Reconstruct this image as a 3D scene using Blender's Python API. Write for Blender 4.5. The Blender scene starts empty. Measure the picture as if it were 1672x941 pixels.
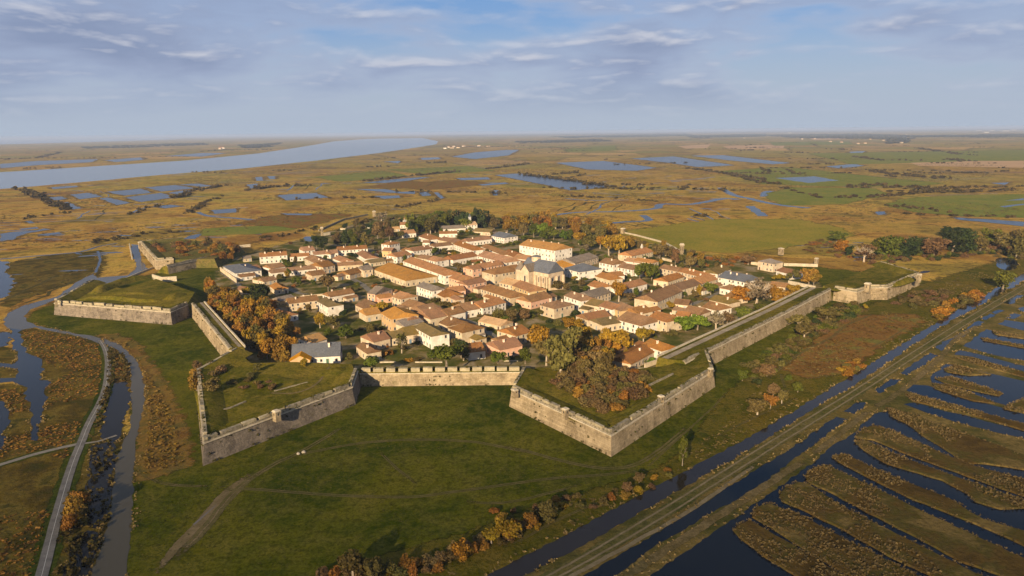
import bpy, bmesh, math, random
import numpy as np
from mathutils import Vector, Matrix
from mathutils.geometry import tessellate_polygon
R = math.radians
rnd = random.Random(7)
npr = np.random.default_rng(7)
S = bpy.context.scene
C = S.collection

# ------------------------------------------------------------------ camera
CAMH, F, PITCH, ROLL = 100.0, 1130.0, R(12.7), R(0.62)
fw = Vector((0, math.cos(PITCH), -math.sin(PITCH)))
r0 = Vector((1, 0, 0)); u0 = Vector((0, math.sin(PITCH), math.cos(PITCH)))
rt = r0 * math.cos(ROLL) - u0 * math.sin(ROLL)
up = u0 * math.cos(ROLL) + r0 * math.sin(ROLL)
cam = bpy.data.cameras.new('camera'); camo = bpy.data.objects.new('camera', cam); C.objects.link(camo)
M = Matrix((rt, up, -fw)).transposed().to_4x4(); M.translation = (0, 0, CAMH)
camo.matrix_world = M
cam.sensor_width = 36; cam.lens = 36 * F / 1672; cam.clip_start = 1; cam.clip_end = 200000
S.camera = camo

ZO = {'f': (0, 0, 1), 'r1': (360, 360, 8.325), 'r2': (540, 350, 8.325), 'r3': (700, 345, 8.325), 'r4': (880, 380, 8.325),
      'r5': (1040, 390, 8.325), 's1': (440, 440, 8.325), 's2': (600, 440, 8.325), 's3': (760, 440, 8.325),
      's4': (920, 460, 8.325), 's5': (560, 510, 8.325), 's6': (740, 500, 8.325), 'q5': (1080, 380, 5.957),
      'q6': (360, 460, 5.957), 'q8': (840, 460, 5.957), 'z1': (0, 330, 3.981), 'z0': (280, 540, 3.92), 'z3': (820, 560, 3.981),
      'z4': (1040, 420, 3.344), 'z5': (0, 480, 3.92), 'z6': (0, 700, 3.905), 'z7': (400, 700, 3.344), 'z8': (800, 700, 3.8),
      'z9': (1160, 640, 3.127), 'z10': (1160, 460, 3.2656), 'z11': (1260, 300, 4.058), 'z12': (0, 200, 3.344),
      'z13': (400, 200, 3.344), 'z14': (800, 190, 3.344), 'z15': (1200, 190, 3.542)}

def full(reg, x, y):
    o = ZO[reg]
    return o[0] + x / o[2], o[1] + y / o[2]

def at(reg, x, y, z=0.0):
    """the place where the survey point of one study crop meets the level z"""
    px, py = full(reg, x, y)
    d = fw + rt * ((px - 836) / F) + up * (-(py - 470.5) / F)
    t = (z - CAMH) / d.z
    return Vector((d.x * t, d.y * t, z))

def depth(p):
    return (Vector(p) - Vector((0, 0, CAMH))).dot(fw)

# ------------------------------------------------------------------ materials
def newmat(name):
    m = bpy.data.materials.new(name); m.use_nodes = True
    nt = m.node_tree; nt.nodes.clear()
    out = nt.nodes.new('ShaderNodeOutputMaterial')
    b = nt.nodes.new('ShaderNodeBsdfPrincipled')
    nt.links.new(b.outputs[0], out.inputs[0])
    b.inputs['Specular IOR Level'].default_value = 0.0
    return m, nt, b

class NT:
    def __init__(s, nt): s.nt = nt
    def n(s, t, **k):
        x = s.nt.nodes.new(t)
        for a, v in k.items(): setattr(x, a, v)
        return x
    def l(s, a, b): s.nt.links.new(a, b)
    def pos(s):
        return s.n('ShaderNodeNewGeometry').outputs['Position']
    def noise(s, vec, scale, detail=4, rough=.55, dist=0.0, off=None):
        x = s.n('ShaderNodeTexNoise'); x.inputs['Scale'].default_value = scale
        x.inputs['Detail'].default_value = detail; x.inputs['Roughness'].default_value = rough
        x.inputs['Distortion'].default_value = dist
        if off:
            v = s.n('ShaderNodeVectorMath', operation='ADD'); v.inputs[1].default_value = off; s.l(vec, v.inputs[0]); vec = v.outputs[0]
        s.l(vec, x.inputs['Vector']); return x.outputs['Fac']
    def ramp(s, fac, stops):
        x = s.n('ShaderNodeValToRGB'); e = x.color_ramp.elements
        while len(e) < len(stops): e.new(.5)
        for i, (p, c) in enumerate(stops):
            e[i].position = p; e[i].color = (c[0], c[1], c[2], 1) if hasattr(c, '__len__') else (c, c, c, 1)
        s.l(fac, x.inputs[0]); return x.outputs[0]
    def mix(s, f, a, b, mode='MIX'):
        x = s.n('ShaderNodeMix', data_type='RGBA', blend_type=mode)
        for i, v in ((0, f), (6, a), (7, b)):
            if hasattr(v, 'is_linked'): s.l(v, x.inputs[i])
            elif i == 0: x.inputs[0].default_value = v
            else: x.inputs[i].default_value = (*v[:3], 1)
        return x.outputs[2]
    def math(s, op, a, b=None, c=None, clamp=False):
        x = s.n('ShaderNodeMath', operation=op); x.use_clamp = clamp
        for i, v in enumerate((a, b, c)):
            if v is None: continue
            if hasattr(v, 'is_linked'): s.l(v, x.inputs[i])
            else: x.inputs[i].default_value = v
        return x.outputs[0]
    def bump(s, h, strength, dist, bsdf):
        x = s.n('ShaderNodeBump'); x.inputs['Strength'].default_value = strength; x.inputs['Distance'].default_value = dist
        s.l(h, x.inputs['Height']); s.l(x.outputs[0], bsdf.inputs['Normal'])

def mottled(name, cols, scale, fine=None, fcol=None, famt=.5, rough=.9, bump=None, rand=0.0, tint=False, spread=(.38, .62)):
    """several colours mixed by broad noise, broken by fine noise; optional value change per object"""
    m, nt, b = newmat(name); k = NT(nt); p = k.pos()
    n = k.noise(p, scale, 5, .6, .3)
    st = [(spread[0] + (spread[1] - spread[0]) * i / max(1, len(cols) - 1), c) for i, c in enumerate(cols)]
    col = k.ramp(n, st)
    if fine:
        f = k.noise(p, fine, 4, .65, 0, (31, 7, 3))
        col = k.mix(k.math('MULTIPLY', k.ramp(f, [(.42, 0.0), (.68, 1.0)]), famt), col, fcol)
    if rand or tint:
        h = k.n('ShaderNodeHueSaturation')
        if rand:
            o = k.n('ShaderNodeObjectInfo').outputs['Random']
            v = k.math('MULTIPLY_ADD', o, rand, 1 - rand / 2)
            k.l(v, h.inputs['Value'])
            k.l(k.math('MULTIPLY_ADD', k.math('FRACT', k.math('MULTIPLY', o, 17.3)), rand * .10, .5 - rand * .05), h.inputs['Hue'])
        k.l(col, h.inputs['Color']); col = h.outputs[0]
        if tint:
            a = k.n('ShaderNodeAttribute', attribute_name='tint')
            col = k.mix(1.0, col, k.ramp(a.outputs['Fac'], [(0, .55), (.5, 1.0), (1, 1.0)]), 'MULTIPLY')
    k.l(col, b.inputs['Base Color']); b.inputs['Roughness'].default_value = rough
    if bump:
        k.bump(k.noise(p, bump[0], 5, .7), bump[1], bump[2], b)
    return m

def lin(r, g, b):
    f = lambda c: c / 12.92 if c <= .04045 else ((c + .055) / 1.055) ** 2.4
    return (f(r / 255), f(g / 255), f(b / 255))

WALL = {k: mottled('plaster_' + k, c, .35, 1.2, d, .35, .9, rand=.12) for k, c, d in (
    ('white', [(.48, .43, .355), (.61, .565, .49)], (.36, .29, .21)),
    ('cream', [(.38, .295, .19), (.50, .41, .29)], (.28, .21, .13)),
    ('ochre', [(.40, .27, .13), (.47, .33, .17)], (.40, .27, .14)),
    ('stone', [(.36, .27, .18), (.48, .38, .26)], (.26, .20, .14)),
    ('peach', [(.48, .28, .18), (.54, .35, .24)], (.4, .22, .15)),
    ('grey', [(.40, .38, .35), (.5, .47, .42)], (.3, .28, .25)))}
RO = {'terra': ([(.24, .105, .054), (.36, .16, .082)], (.15, .078, .045)), 'brown': ([(.18, .088, .048), (.29, .145, .078)], (.12, .066, .038)),
      'orange': ([(.30, .13, .052), (.39, .175, .07)], (.2, .10, .048)), 'ochre': ([(.36, .155, .022), (.46, .205, .03)], (.27, .13, .025)),
      'olive': ([(.13, .088, .042), (.2, .125, .06)], (.10, .085, .035)), 'slate': ([(.06, .066, .08), (.09, .097, .11)], (.13, .13, .14)),
      'grey': ([(.15, .12, .095), (.21, .17, .13)], (.11, .09, .07)), 'red': ([(.21, .09, .05), (.28, .12, .065)], (.14, .07, .045)),
      'peach': ([(.40, .22, .12), (.48, .28, .16)], (.3, .17, .1))}
def roofmat(name, cols, dark):
    m, nt, b = newmat(name); k = NT(nt); p = k.pos()
    cols = [(c[0] * .84, c[1] * .86, c[2] * .55) for c in cols] if name not in ('tiles_slate', 'tiles_grey') else cols
    col = k.ramp(k.noise(p, .16, 4, .6, .4), [(.35, cols[0]), (.65, cols[1])])
    f = k.noise(p, 1.6, 3, .7)
    col = k.mix(k.math('MULTIPLY', k.ramp(f, [(.42, 0.0), (.66, 1.0)]), .65), col, dark)
    g = k.noise(p, .22, 4, .6, .5, (50, 9, 2))
    col = k.mix(k.math('MULTIPLY', k.ramp(g, [(.52, 0.0), (.68, 1.0)]), .5), col, (.16, .105, .04) if 'slate' not in name else (.10, .10, .09))
    st_ = k.noise(p, .9, 3, .7, 0, (7, 7, 1)); col = k.mix(k.math('MULTIPLY', k.ramp(st_, [(.52, 0.0), (.64, 1.0)]), .3), col, [min(1, x * 1.5) for x in cols[1]])
    o = k.n('ShaderNodeObjectInfo').outputs['Random']
    h = k.n('ShaderNodeHueSaturation'); k.l(k.math('MULTIPLY_ADD', o, .35, .82), h.inputs['Value'])
    k.l(k.math('MULTIPLY_ADD', k.math('FRACT', k.math('MULTIPLY', o, 13.7)), .22, .82), h.inputs['Saturation'])
    k.l(col, h.inputs['Color']); k.l(h.outputs[0], b.inputs['Base Color'])
    # tile courses: fine ribs running down the slope of the roof object's own axes
    tc = k.n('ShaderNodeTexCoord').outputs['Object']
    w = k.n('ShaderNodeTexWave', wave_type='BANDS', bands_direction='X'); w.inputs['Scale'].default_value = 1.2; k.l(tc, w.inputs['Vector'])
    k.bump(w.outputs['Fac'], .5, .08, b); b.inputs['Roughness'].default_value = .85
    return m
ROOF = {k: roofmat('tiles_' + k, *v) for k, v in RO.items()}
def dissolve(m, scale=.35):
    """vegetation and bare earth thin out in patches where the mesh carries a 'cut' value"""
    nt = m.node_tree; k = NT(nt); out = [x for x in nt.nodes if x.type == 'OUTPUT_MATERIAL'][0]; src = out.inputs[0].links[0].from_socket
    a = k.n('ShaderNodeAttribute', attribute_name='cut').outputs['Fac']; n = k.noise(k.pos(), scale, 6, .7, .3, (17, 71, 5))
    f = k.math('MULTIPLY_ADD', k.math('ADD', a, k.math('MULTIPLY_ADD', n, 1.5, -1.25)), 4.0, .5, clamp=True)
    t = k.n('ShaderNodeBsdfTransparent'); x = k.n('ShaderNodeMixShader'); k.l(f, x.inputs[0]); k.l(src, x.inputs[1]); k.l(t.outputs[0], x.inputs[2]); k.l(x.outputs[0], out.inputs[0])
    return m
def flat(name, c, rough=.8, spec=.2):
    m, nt, b = newmat(name); b.inputs['Base Color'].default_value = (*c, 1); b.inputs['Roughness'].default_value = rough
    b.inputs['Specular IOR Level'].default_value = spec; return m
GLASS = flat('window_glass', (.02, .022, .025), .15, .5)
FRAME = flat('window_frame', (.35, .32, .28))
DOORS = [flat('door_paint_' + n, c, .6) for n, c in (('blue', (.10, .16, .22)), ('brown', (.09, .05, .03)), ('grey', (.25, .27, .27)), ('green', (.05, .10, .06)))]
CHIM = mottled('chimney_render', [(.55, .42, .3), (.68, .58, .46)], .8)
BARK = mottled('bark', [(.10, .075, .05), (.22, .18, .13)], .9)
PALEBARK = mottled('pale_bark', [(.26, .20, .14), (.40, .33, .24)], .9)

def rampmat(name, a, b_, c, moss=.35, scale=.12):
    m, nt, b = newmat(name); k = NT(nt); p = k.pos()
    col = k.ramp(k.noise(p, scale, 6, .65, .6), [(.3, a), (.5, b_), (.72, c)])
    # rain streaks running down the masonry
    mp = k.n('ShaderNodeMapping'); mp.inputs['Scale'].default_value = (.38, .38, .16); k.l(p, mp.inputs[0])
    s = k.noise(mp.outputs[0], 1.0, 4, .7)
    col = k.mix(k.math('MULTIPLY', k.ramp(s, [(.44, 0.0), (.64, 1.0)]), .45), col, [x * .95 for x in a])
    w_ = k.noise(mp.outputs[0], .45, 5, .75, .4, (40, 2, 7)); col = k.mix(k.math('MULTIPLY', k.ramp(w_, [(.46, 0.0), (.6, 1.0)]), .5), col, [min(1, x * 1.2) for x in c])
    br = k.n('ShaderNodeTexBrick'); br.inputs['Scale'].default_value = 1.0; br.inputs['Brick Width'].default_value = 1.6; br.inputs['Row Height'].default_value = .7; br.inputs['Mortar Size'].default_value = .03
    xz = k.n('ShaderNodeSeparateXYZ'); k.l(p, xz.inputs[0]); bc = k.n('ShaderNodeCombineXYZ'); k.l(k.math('ADD', xz.outputs[0], k.math('MULTIPLY', xz.outputs[1], .8)), bc.inputs[0]); k.l(xz.outputs[2], bc.inputs[1]); k.l(bc.outputs[0], br.inputs['Vector'])
    br.inputs['Color1'].default_value = (.72, .72, .72, 1); br.inputs['Color2'].default_value = (1.18, 1.18, 1.18, 1); br.inputs['Mortar'].default_value = (.6, .6, .6, 1); col = k.mix(.7, col, br.outputs['Color'], 'MULTIPLY')
    f = k.noise(p, 1.3, 4, .75, 0, (3, 3, 9))
    col = k.mix(k.math('MULTIPLY', k.ramp(f, [(.50, 0.0), (.64, 1.0)]), .34), col, [min(1, x * 1.25) for x in c])
    g = k.noise(p, .25, 5, .7, .8, (90, 3, 1))
    col = k.mix(k.math('MULTIPLY', k.ramp(g, [(.58, 0.0), (.66, 1.0)]), moss), col, (.09, .08, .025))
    k.l(col, b.inputs['Base Color']); b.inputs['Roughness'].default_value = .95
    k.bump(k.noise(p, 1.6, 5, .75), .7, .35, b)
    return m
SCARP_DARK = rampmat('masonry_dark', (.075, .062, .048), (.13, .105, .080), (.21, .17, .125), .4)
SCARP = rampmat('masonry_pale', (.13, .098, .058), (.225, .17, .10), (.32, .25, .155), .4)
CORDON = mottled('cordon_stone', [(.34, .285, .205), (.46, .39, .285)], .5, 1.5, (.17, .15, .08), .5)
MERLON = mottled('merlon_stone', [(.25, .205, .13), (.36, .30, .19)], .4, 1.2, (.16, .14, .08), .6)
PARAPET = mottled('parapet_stone', [(.17, .145, .105), (.29, .24, .17)], .5, 1.2, (.085, .08, .03), .75, bump=(1.5, .5, .3))

GRASS = {}
def grassmat(name, a, b_, c, dry, bumpd=.25):
    m, nt, b = newmat(name); k = NT(nt); p = k.pos()
    n1 = k.noise(p, .022, 6, .68, .6); n2 = k.noise(p, .11, 6, .72, .6, (9, 5, 0)); n3 = k.noise(p, 1.1, 4, .75, 0, (2, 40, 0))
    col = k.ramp(n1, [(.38, a), (.5, b_), (.61, c)])
    col = k.mix(k.math('MULTIPLY', k.ramp(n2, [(.45, 0.0), (.68, 1.0)]), .6), col, dry)
    n4 = k.noise(p, .38, 4, .75, .3, (60, 4, 0)); col = k.mix(k.math('MULTIPLY', k.ramp(n4, [(.40, 1.0), (.49, 0.0)]), .5), col, [x * .6 for x in a]); col = k.mix(k.math('MULTIPLY', k.ramp(n4, [(.53, 0.0), (.62, 1.0)]), .45), col, c)
    col = k.mix(k.math('MULTIPLY', k.ramp(n3, [(.40, 1.0), (.56, 0.0)]), .45), col, [x * .45 for x in a])
    k.l(col, b.inputs['Base Color']); b.inputs['Roughness'].default_value = 1.0; b.inputs['Specular IOR Level'].default_value = 0
    k.bump(n3, .8, bumpd, b)
    return m
MEADOW_S = grassmat('meadow_turf', (.027, .040, .002), (.056, .062, .003), (.092, .083, .006), (.145, .115, .02))
ROUGH_S = grassmat('verge_grass', (.044, .050, .004), (.082, .072, .007), (.125, .088, .012), (.165, .104, .02), .5)
MEADOW = grassmat('meadow_grass', (.022, .033, .002), (.044, .051, .003), (.068, .066, .005), (.10, .084, .012))
LAWN = grassmat('rampart_grass', (.052, .054, .004), (.100, .088, .008), (.155, .116, .014), (.21, .14, .030))
ROUGHG = grassmat('rough_grass', (.058, .066, .013), (.10, .090, .022), (.145, .105, .032), (.17, .105, .036), .5)

def groundmat():
    m, nt, b = newmat('marsh_ground'); k = NT(nt); p = k.pos()
    n0 = k.noise(p, .0022, 5, .6, .6); n1 = k.noise(p, .011, 6, .65, .8, (400, 20, 0)); n2 = k.noise(p, .06, 5, .7, .5, (5, 80, 0)); n3 = k.noise(p, .45, 4, .75, 0)
    col = k.ramp(n1, [(.36, (.135, .055, .012)), (.43, (.215, .11, .022)), (.50, (.41, .25, .046)), (.56, (.28, .20, .032)), (.63, (.115, .108, .016))])
    col2 = k.ramp(n0, [(.40, (.21, .10, .022)), (.5, (.37, .225, .04)), (.58, (.20, .185, .03))])
    col = k.mix(.38, col, col2)
    # far away the land turns into a patchwork of pasture and ploughed plots
    sep = k.n('ShaderNodeSeparateXYZ'); k.l(p, sep.inputs[0])
    v = k.n('ShaderNodeTexVoronoi'); v.inputs['Scale'].default_value = .0044; v.inputs['Randomness'].default_value = .8
    mp = k.n('ShaderNodeMapping'); mp.inputs['Rotation'].default_value = (0, 0, .5); mp.inputs['Scale'].default_value = (1, .6, 1); k.l(p, mp.inputs[0])
    k.l(mp.outputs[0], v.inputs['Vector'])
    sc = k.n('ShaderNodeSeparateColor'); k.l(v.outputs['Color'], sc.inputs[0])
    fld = k.ramp(sc.outputs[0], [(.0, (.17, .165, .035)), (.25, (.27, .19, .05)), (.45, (.145, .165, .038)), (.62, (.31, .20, .06)), (.78, (.19, .13, .035)), (.95, (.40, .26, .10))])
    yy = k.math('MULTIPLY_ADD', sep.outputs[0], .35, sep.outputs[1])
    far = k.n('ShaderNodeMapRange'); far.inputs[1].default_value = 900; far.inputs[2].default_value = 3200; far.inputs[4].default_value = .75
    k.l(yy, far.inputs[0])
    col = k.mix(far.outputs[0], col, fld)
    # hedge and ditch lines between plots
    ve = k.n('ShaderNodeTexVoronoi', feature='DISTANCE_TO_EDGE'); ve.inputs['Scale'].default_value = .0044; ve.inputs['Randomness'].default_value = .8
    k.l(mp.outputs[0], ve.inputs['Vector'])
    ed = k.ramp(ve.outputs['Distance'], [(.02, 1.0), (.05, 0.0)])
    col = k.mix(k.math('MULTIPLY', ed, k.math('MULTIPLY', far.outputs[0], .7)), col, (.045, .04, .02))
    col = k.mix(k.math('MULTIPLY', k.ramp(n2, [(.38, 1.0), (.47, 0.0)]), .7), col, (.055, .038, .013))
    col = k.mix(k.math('MULTIPLY', k.ramp(n2, [(.53, 0.0), (.63, 1.0)]), .5), col, (.29, .19, .055))
    col = k.mix(k.math('MULTIPLY', k.ramp(n3, [(.38, 1.0), (.55, 0.0)]), .5), col, (.045, .035, .014))
    k.l(col, b.inputs['Base Color']); b.inputs['Roughness'].default_value = 1; b.inputs['Specular IOR Level'].default_value = 0
    k.bump(n3, .7, .5, b)
    return m
GROUND = groundmat()
def watermat(name, c, rough=.07, bs=.6, bst=.12, spec=.5):
    m, nt, b = newmat(name); k = NT(nt); p = k.pos()
    b.inputs['Base Color'].default_value = (*c, 1); b.inputs['Roughness'].default_value = rough
    b.inputs['IOR'].default_value = 1.33; b.inputs['Specular IOR Level'].default_value = spec
    k.bump(k.noise(p, bs, 3, .6), bst, .05, b); return m
WATER = watermat('pond_water', (.003, .006, .010), spec=.2)
LAGOON = watermat('lagoon_water', (.012, .020, .032), .22, .4, .3, spec=.2)
for m_ in (LAGOON,): m_.node_tree.nodes['Principled BSDF'].inputs['Specular Tint'].default_value = (.86, .88, .94, 1)
RIVERW = watermat('river_water', (.15, .185, .22), .22, .05, .2)
CANALW = watermat('murky_water', (.058, .050, .031), .18, spec=.14)
DARKW = watermat('ditch_water', (.010, .009, .007), .1, spec=.12)
def roadm(name, a, b_, d): return mottled(name, [a, b_], .25, 1.5, d, .5, .95)
STREET = dissolve(roadm('street_gravel', (.13, .115, .09), (.18, .16, .125), (.085, .075, .05)), .6)
ASPH = roadm('asphalt', (.10, .095, .085), (.145, .135, .12), (.07, .065, .06))
DIRT = roadm('dirt', (.11, .08, .038), (.165, .12, .062), (.062, .055, .015))
TRACK = roadm('track_earth', (.075, .062, .020), (.11, .085, .034), (.042, .048, .008))
for m_ in (TRACK, DIRT): dissolve(m_, .9)
GRAVEL = roadm('town_gravel', (.20, .16, .11), (.30, .245, .175), (.12, .105, .05))
YARD = mottled('yard_ground', [(.045, .052, .008), (.078, .072, .014), (.15, .11, .042), (.23, .175, .10)], .07, .8, (.055, .055, .016), .5, bump=(1, .4, .2))

# ------------------------------------------------------------------ object helpers
def tag(o, label=None, cat=None, group=None, kind=None):
    if label: o['label'] = label
    if cat: o['category'] = cat
    if group: o['group'] = group
    if kind: o['kind'] = kind
    return o
def mesh(name, v, f, mats, mi=None, smooth=False):
    me = bpy.data.meshes.new(name); me.from_pydata([tuple(x) for x in v], [], f)
    for m in (mats if isinstance(mats, list) else [mats]): me.materials.append(m)
    if mi: me.polygons.foreach_set('material_index', mi)
    if smooth: me.polygons.foreach_set('use_smooth', [True] * len(f))
    me.update(); return me
def link(name, me, parent=None, loc=None, rot=None, scale=None):
    o = bpy.data.objects.new(name, me); C.objects.link(o)
    if parent: o.parent = parent
    if loc is not None: o.location = loc
    if rot is not None: o.rotation_euler = (0, 0, rot)
    if scale is not None: o.scale = scale
    return o
def empty(name, loc=(0, 0, 0), rot=0):
    o = link(name, None, None, loc, rot); o.empty_display_size = .5; return o

def smooth_line(pts, closed=False, step=4.0):
    """Catmull-Rom through the given ground points"""
    P = [Vector(p) for p in pts]; n = len(P); out = []
    rng = range(n if closed else n - 1)
    for i in rng:
        a, b, c, d = (P[(i - 1) % n] if closed or i else P[0]), P[i], P[(i + 1) % n], (P[(i + 2) % n] if closed or i + 2 < n else P[-1])
        k = max(2, min(40, int((c - b).length / step)))
        for j in range(k):
            t = j / k
            out.append(.5 * ((2 * b) + (c - a) * t + (2 * a - 5 * b + 4 * c - d) * t * t + (3 * b - a - 3 * c + d) * t ** 3))
    if not closed: out.append(P[-1])
    return out
def rough_edge(pts, amp=.004, stepk=.010):
    """break straight survey lines into uneven natural edges; size follows the feature"""
    out = []; n = len(pts)
    for i in range(n):
        a, b = pts[i], pts[(i + 1) % n]; L = (b - a).length; D = max(60, min(a.length, b.length))
        k = max(1, min(60, int(L / (D * stepk)))); nn = Vector((-(b - a).y, (b - a).x, 0)).normalized() if L > 1e-6 else Vector((0, 0, 0))
        out.append(a.copy())
        for j in range(1, k):
            out.append(a.lerp(b, j / k) + nn * rnd.uniform(-1, 1) * D * amp)
    return out
def polymesh(name, polys, mat):
    v, f = [], []
    for P in polys:
        base = len(v); v += [tuple(p) for p in P]
        for t in tessellate_polygon([P]):
            a, b, c = (P[i] for i in t)
            if (b - a).cross(c - a).z < 0: t = t[::-1]
            f.append([base + i for i in t])
    return mesh(name, v, f, mat)
SHEETS = {}
def px(reg, flatlist, z=0.0):
    return [at(reg, flatlist[i], flatlist[i + 1], z) for i in range(0, len(flatlist), 2)]
WATERPOLY = []
def sheet(name, polys, mat, z, kind='structure', curve=False, amp=.003, dz=.003, rim=0.0):
    out, v, f, cut = [], [], [], []
    for i, (reg, fl) in enumerate(polys):
        P = px(reg, fl)
        if curve: P = smooth_line(P, True, max(3, P[0].length * .02))
        P = rough_edge(P, amp)
        for p in P: p.z = z + i * dz
        out.append(P); b = len(v); n = len(P); v += [tuple(p) for p in P]; cut += [0.0] * n
        for t in tessellate_polygon([P]):
            q = (P[t[1]] - P[t[0]]).cross(P[t[2]] - P[t[0]])
            f.append([b + j for j in (t if q.z > 0 else t[::-1])])
        if rim:
            ar = sum(P[j].x * P[(j + 1) % n].y - P[(j + 1) % n].x * P[j].y for j in range(n)); sg = -1 if ar > 0 else 1
            for j in range(n):
                d = P[(j + 2) % n] - P[j - 2]; nn = Vector((-d.y, d.x, 0)).normalized() * sg
                q = P[j] + nn * max(40, min(3000, P[j].length)) * rim; v.append((q.x, q.y, P[j].z - .006)); cut.append(1.0)
            for j in range(n):
                e = [b + j, b + (j + 1) % n, b + n + (j + 1) % n, b + n + j]
                f.append(e if sg > 0 else e[::-1])
    me = mesh(name, v, f, mat)
    if rim: me.attributes.new('cut', 'FLOAT', 'POINT').data.foreach_set('value', cut)
    o = link(name, me); o['kind'] = kind
    if 'water' in mat.name: WATERPOLY.extend(out)
    return o, out
def ribbon_pts(reg, fl, w, step=4):
    P = smooth_line(px(reg, fl), False, step); Lf, Rt = [], []
    for i, p in enumerate(P):
        d = (P[min(i + 1, len(P) - 1)] - P[max(i - 1, 0)]); nn = Vector((-d.y, d.x, 0)).normalized()
        ww = (w[0] + (w[1] - w[0]) * i / (len(P) - 1)) if hasattr(w, '__len__') else w
        Lf.append(p + nn * ww / 2); Rt.append(p - nn * ww / 2)
    return P, Lf, Rt
def ribbons(name, items, mat, z, jit=.12, kind='structure', water=False, soft='', ends=True):
    """soft: '' hard edges, 'edge' ragged edges, 'ruts' two worn wheel lines with grass between"""
    prof = {'': [(-1, 0), (1, 0)], 'edge': [(-1, 1), (-.62, 0), (.62, 0), (1, 1)], 'ruts': [(-1, 1), (-.78, 0), (-.36, 0), (-.1, .7), (.1, .7), (.36, 0), (.78, 0), (1, 1)]}[soft]; m = len(prof)
    v, f, cut = [], [], []
    for i, (reg, fl, w) in enumerate(items):
        P, Lf, Rt = ribbon_pts(reg, fl, w, 2.5 if soft else 4)
        b = len(v); ww = w[0] if hasattr(w, '__len__') else w
        for j, (a, c) in enumerate(zip(Lf, Rt)):
            e = min(1, min(j, len(P) - 1 - j) / 5) if (soft and ends) else 1
            dx, dy = rnd.uniform(-1, 1) * ww * jit, rnd.uniform(-1, 1) * ww * jit
            for t, cu in prof:
                q = a.lerp(c, (t + 1) / 2); v.append((q.x + dx, q.y + dy, z + i * .003 - (.006 if abs(t) == 1 and soft else 0))); cut.append(max(cu, 1 - e))
        f += [[b + m * j + u, b + m * j + u + 1, b + m * (j + 1) + u + 1, b + m * (j + 1) + u] for j in range(len(P) - 1) for u in range(m - 1)]
        if water: WATERPOLY.append(Lf + Rt[::-1])
    me = mesh(name, v, f, mat)
    if soft: me.attributes.new('cut', 'FLOAT', 'POINT').data.foreach_set('value', cut)
    o = link(name, me); o['kind'] = kind; return o

# ------------------------------------------------------------------ ground, water, fields, roads
gv = [(-32000, -3000, 0), (32000, -3000, 0), (32000, 46000, 0), (-32000, 46000, 0)]
link('ground', mesh('ground', gv, [[0, 1, 2, 3]], GROUND))['kind'] = 'structure'

sheet('river', [('f', [-400, 338, 0, 309, 130, 298, 250, 287, 400, 275, 520, 262, 620, 250, 680, 241, 712, 236, 716, 231, 690, 225.5, 600, 227, 545, 231, 500, 239, 420, 251, 300, 262.5, 150, 272, 0, 281.5, -400, 300])], RIVERW, .06, curve=False, amp=.0012)
sheet('sea', [('f', [-600, 243, 0, 236, 120, 233, 250, 229, 300, 227, 260, 225.6, 120, 226.5, 0, 227.8, -600, 234])], RIVERW, .1, amp=.001)
far_ponds = [('f', l) for l in (
    [0, 268, 60, 263, 160, 260, 150, 265, 60, 270, 0, 275], [170, 262, 230, 257, 235, 261, 190, 265], [270, 255, 330, 250, 370, 250, 330, 256],
    [452, 319, 515, 315.5, 537, 322.5, 468, 327.5], [808, 286, 850, 283.5, 930, 293, 1002, 306, 930, 311, 890, 302], [908, 266, 985, 263, 1072, 274, 1040, 279, 960, 277],
    [1030, 259, 1100, 255.5, 1200, 270, 1140, 273, 1090, 266], [1128, 254.5, 1180, 253.5, 1292, 266.5, 1262, 268.5, 1190, 262],
    [738, 256, 775, 249, 825, 245, 848, 245, 830, 254, 775, 260], [686, 258, 714, 257, 720, 260, 690, 261.5], [627, 264, 654, 263, 651, 267],
    [1348, 272, 1395, 268, 1412, 271, 1370, 275], [1265, 291, 1330, 288, 1370, 295, 1320, 299], [1556, 355, 1605, 358, 1672, 362.5, 1672, 370, 1617, 364, 1566, 359],
    [1430, 346, 1445, 345.5, 1448, 350, 1434, 351.5], [1632, 337, 1672, 333, 1672, 335, 1640, 339], [1640, 328, 1672, 324, 1672, 327], [1618, 299, 1650, 298, 1640, 302],
    [1386, 248, 1412, 247, 1410, 249.5, 1388, 250])]
far_ponds += [('z12', l) for l in (
    [580, 380, 770, 362, 830, 385, 680, 400], [680, 410, 880, 385, 950, 410, 770, 435], [790, 355, 960, 342, 1070, 360, 880, 378], [920, 385, 1010, 370, 1060, 375, 970, 395],
    [380, 395, 480, 385, 560, 405, 440, 420], [545, 415, 590, 410, 710, 440, 640, 452], [255, 412, 330, 405, 370, 415, 300, 430], [335, 440, 370, 435, 450, 470, 400, 475],
    [980, 340, 1090, 335, 1160, 348, 1100, 352], [270, 355, 420, 345, 430, 352, 300, 365], [1390, 300, 1430, 297, 1440, 318, 1400, 320], [1460, 295, 1500, 293, 1505, 310, 1470, 310],
    [1350, 340, 1400, 335, 1410, 355, 1370, 362], [0, 610, 60, 600, 200, 590, 240, 580, 280, 585, 150, 605, 90, 625, 80, 640, 0, 650], [200, 615, 320, 600, 340, 608, 260, 620],
    [100, 582, 200, 572, 215, 580, 120, 588], [130, 540, 170, 538, 190, 550, 160, 553], [1150, 480, 1290, 470, 1290, 492, 1170, 500], [830, 460, 930, 450, 990, 458, 900, 470])]
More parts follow.
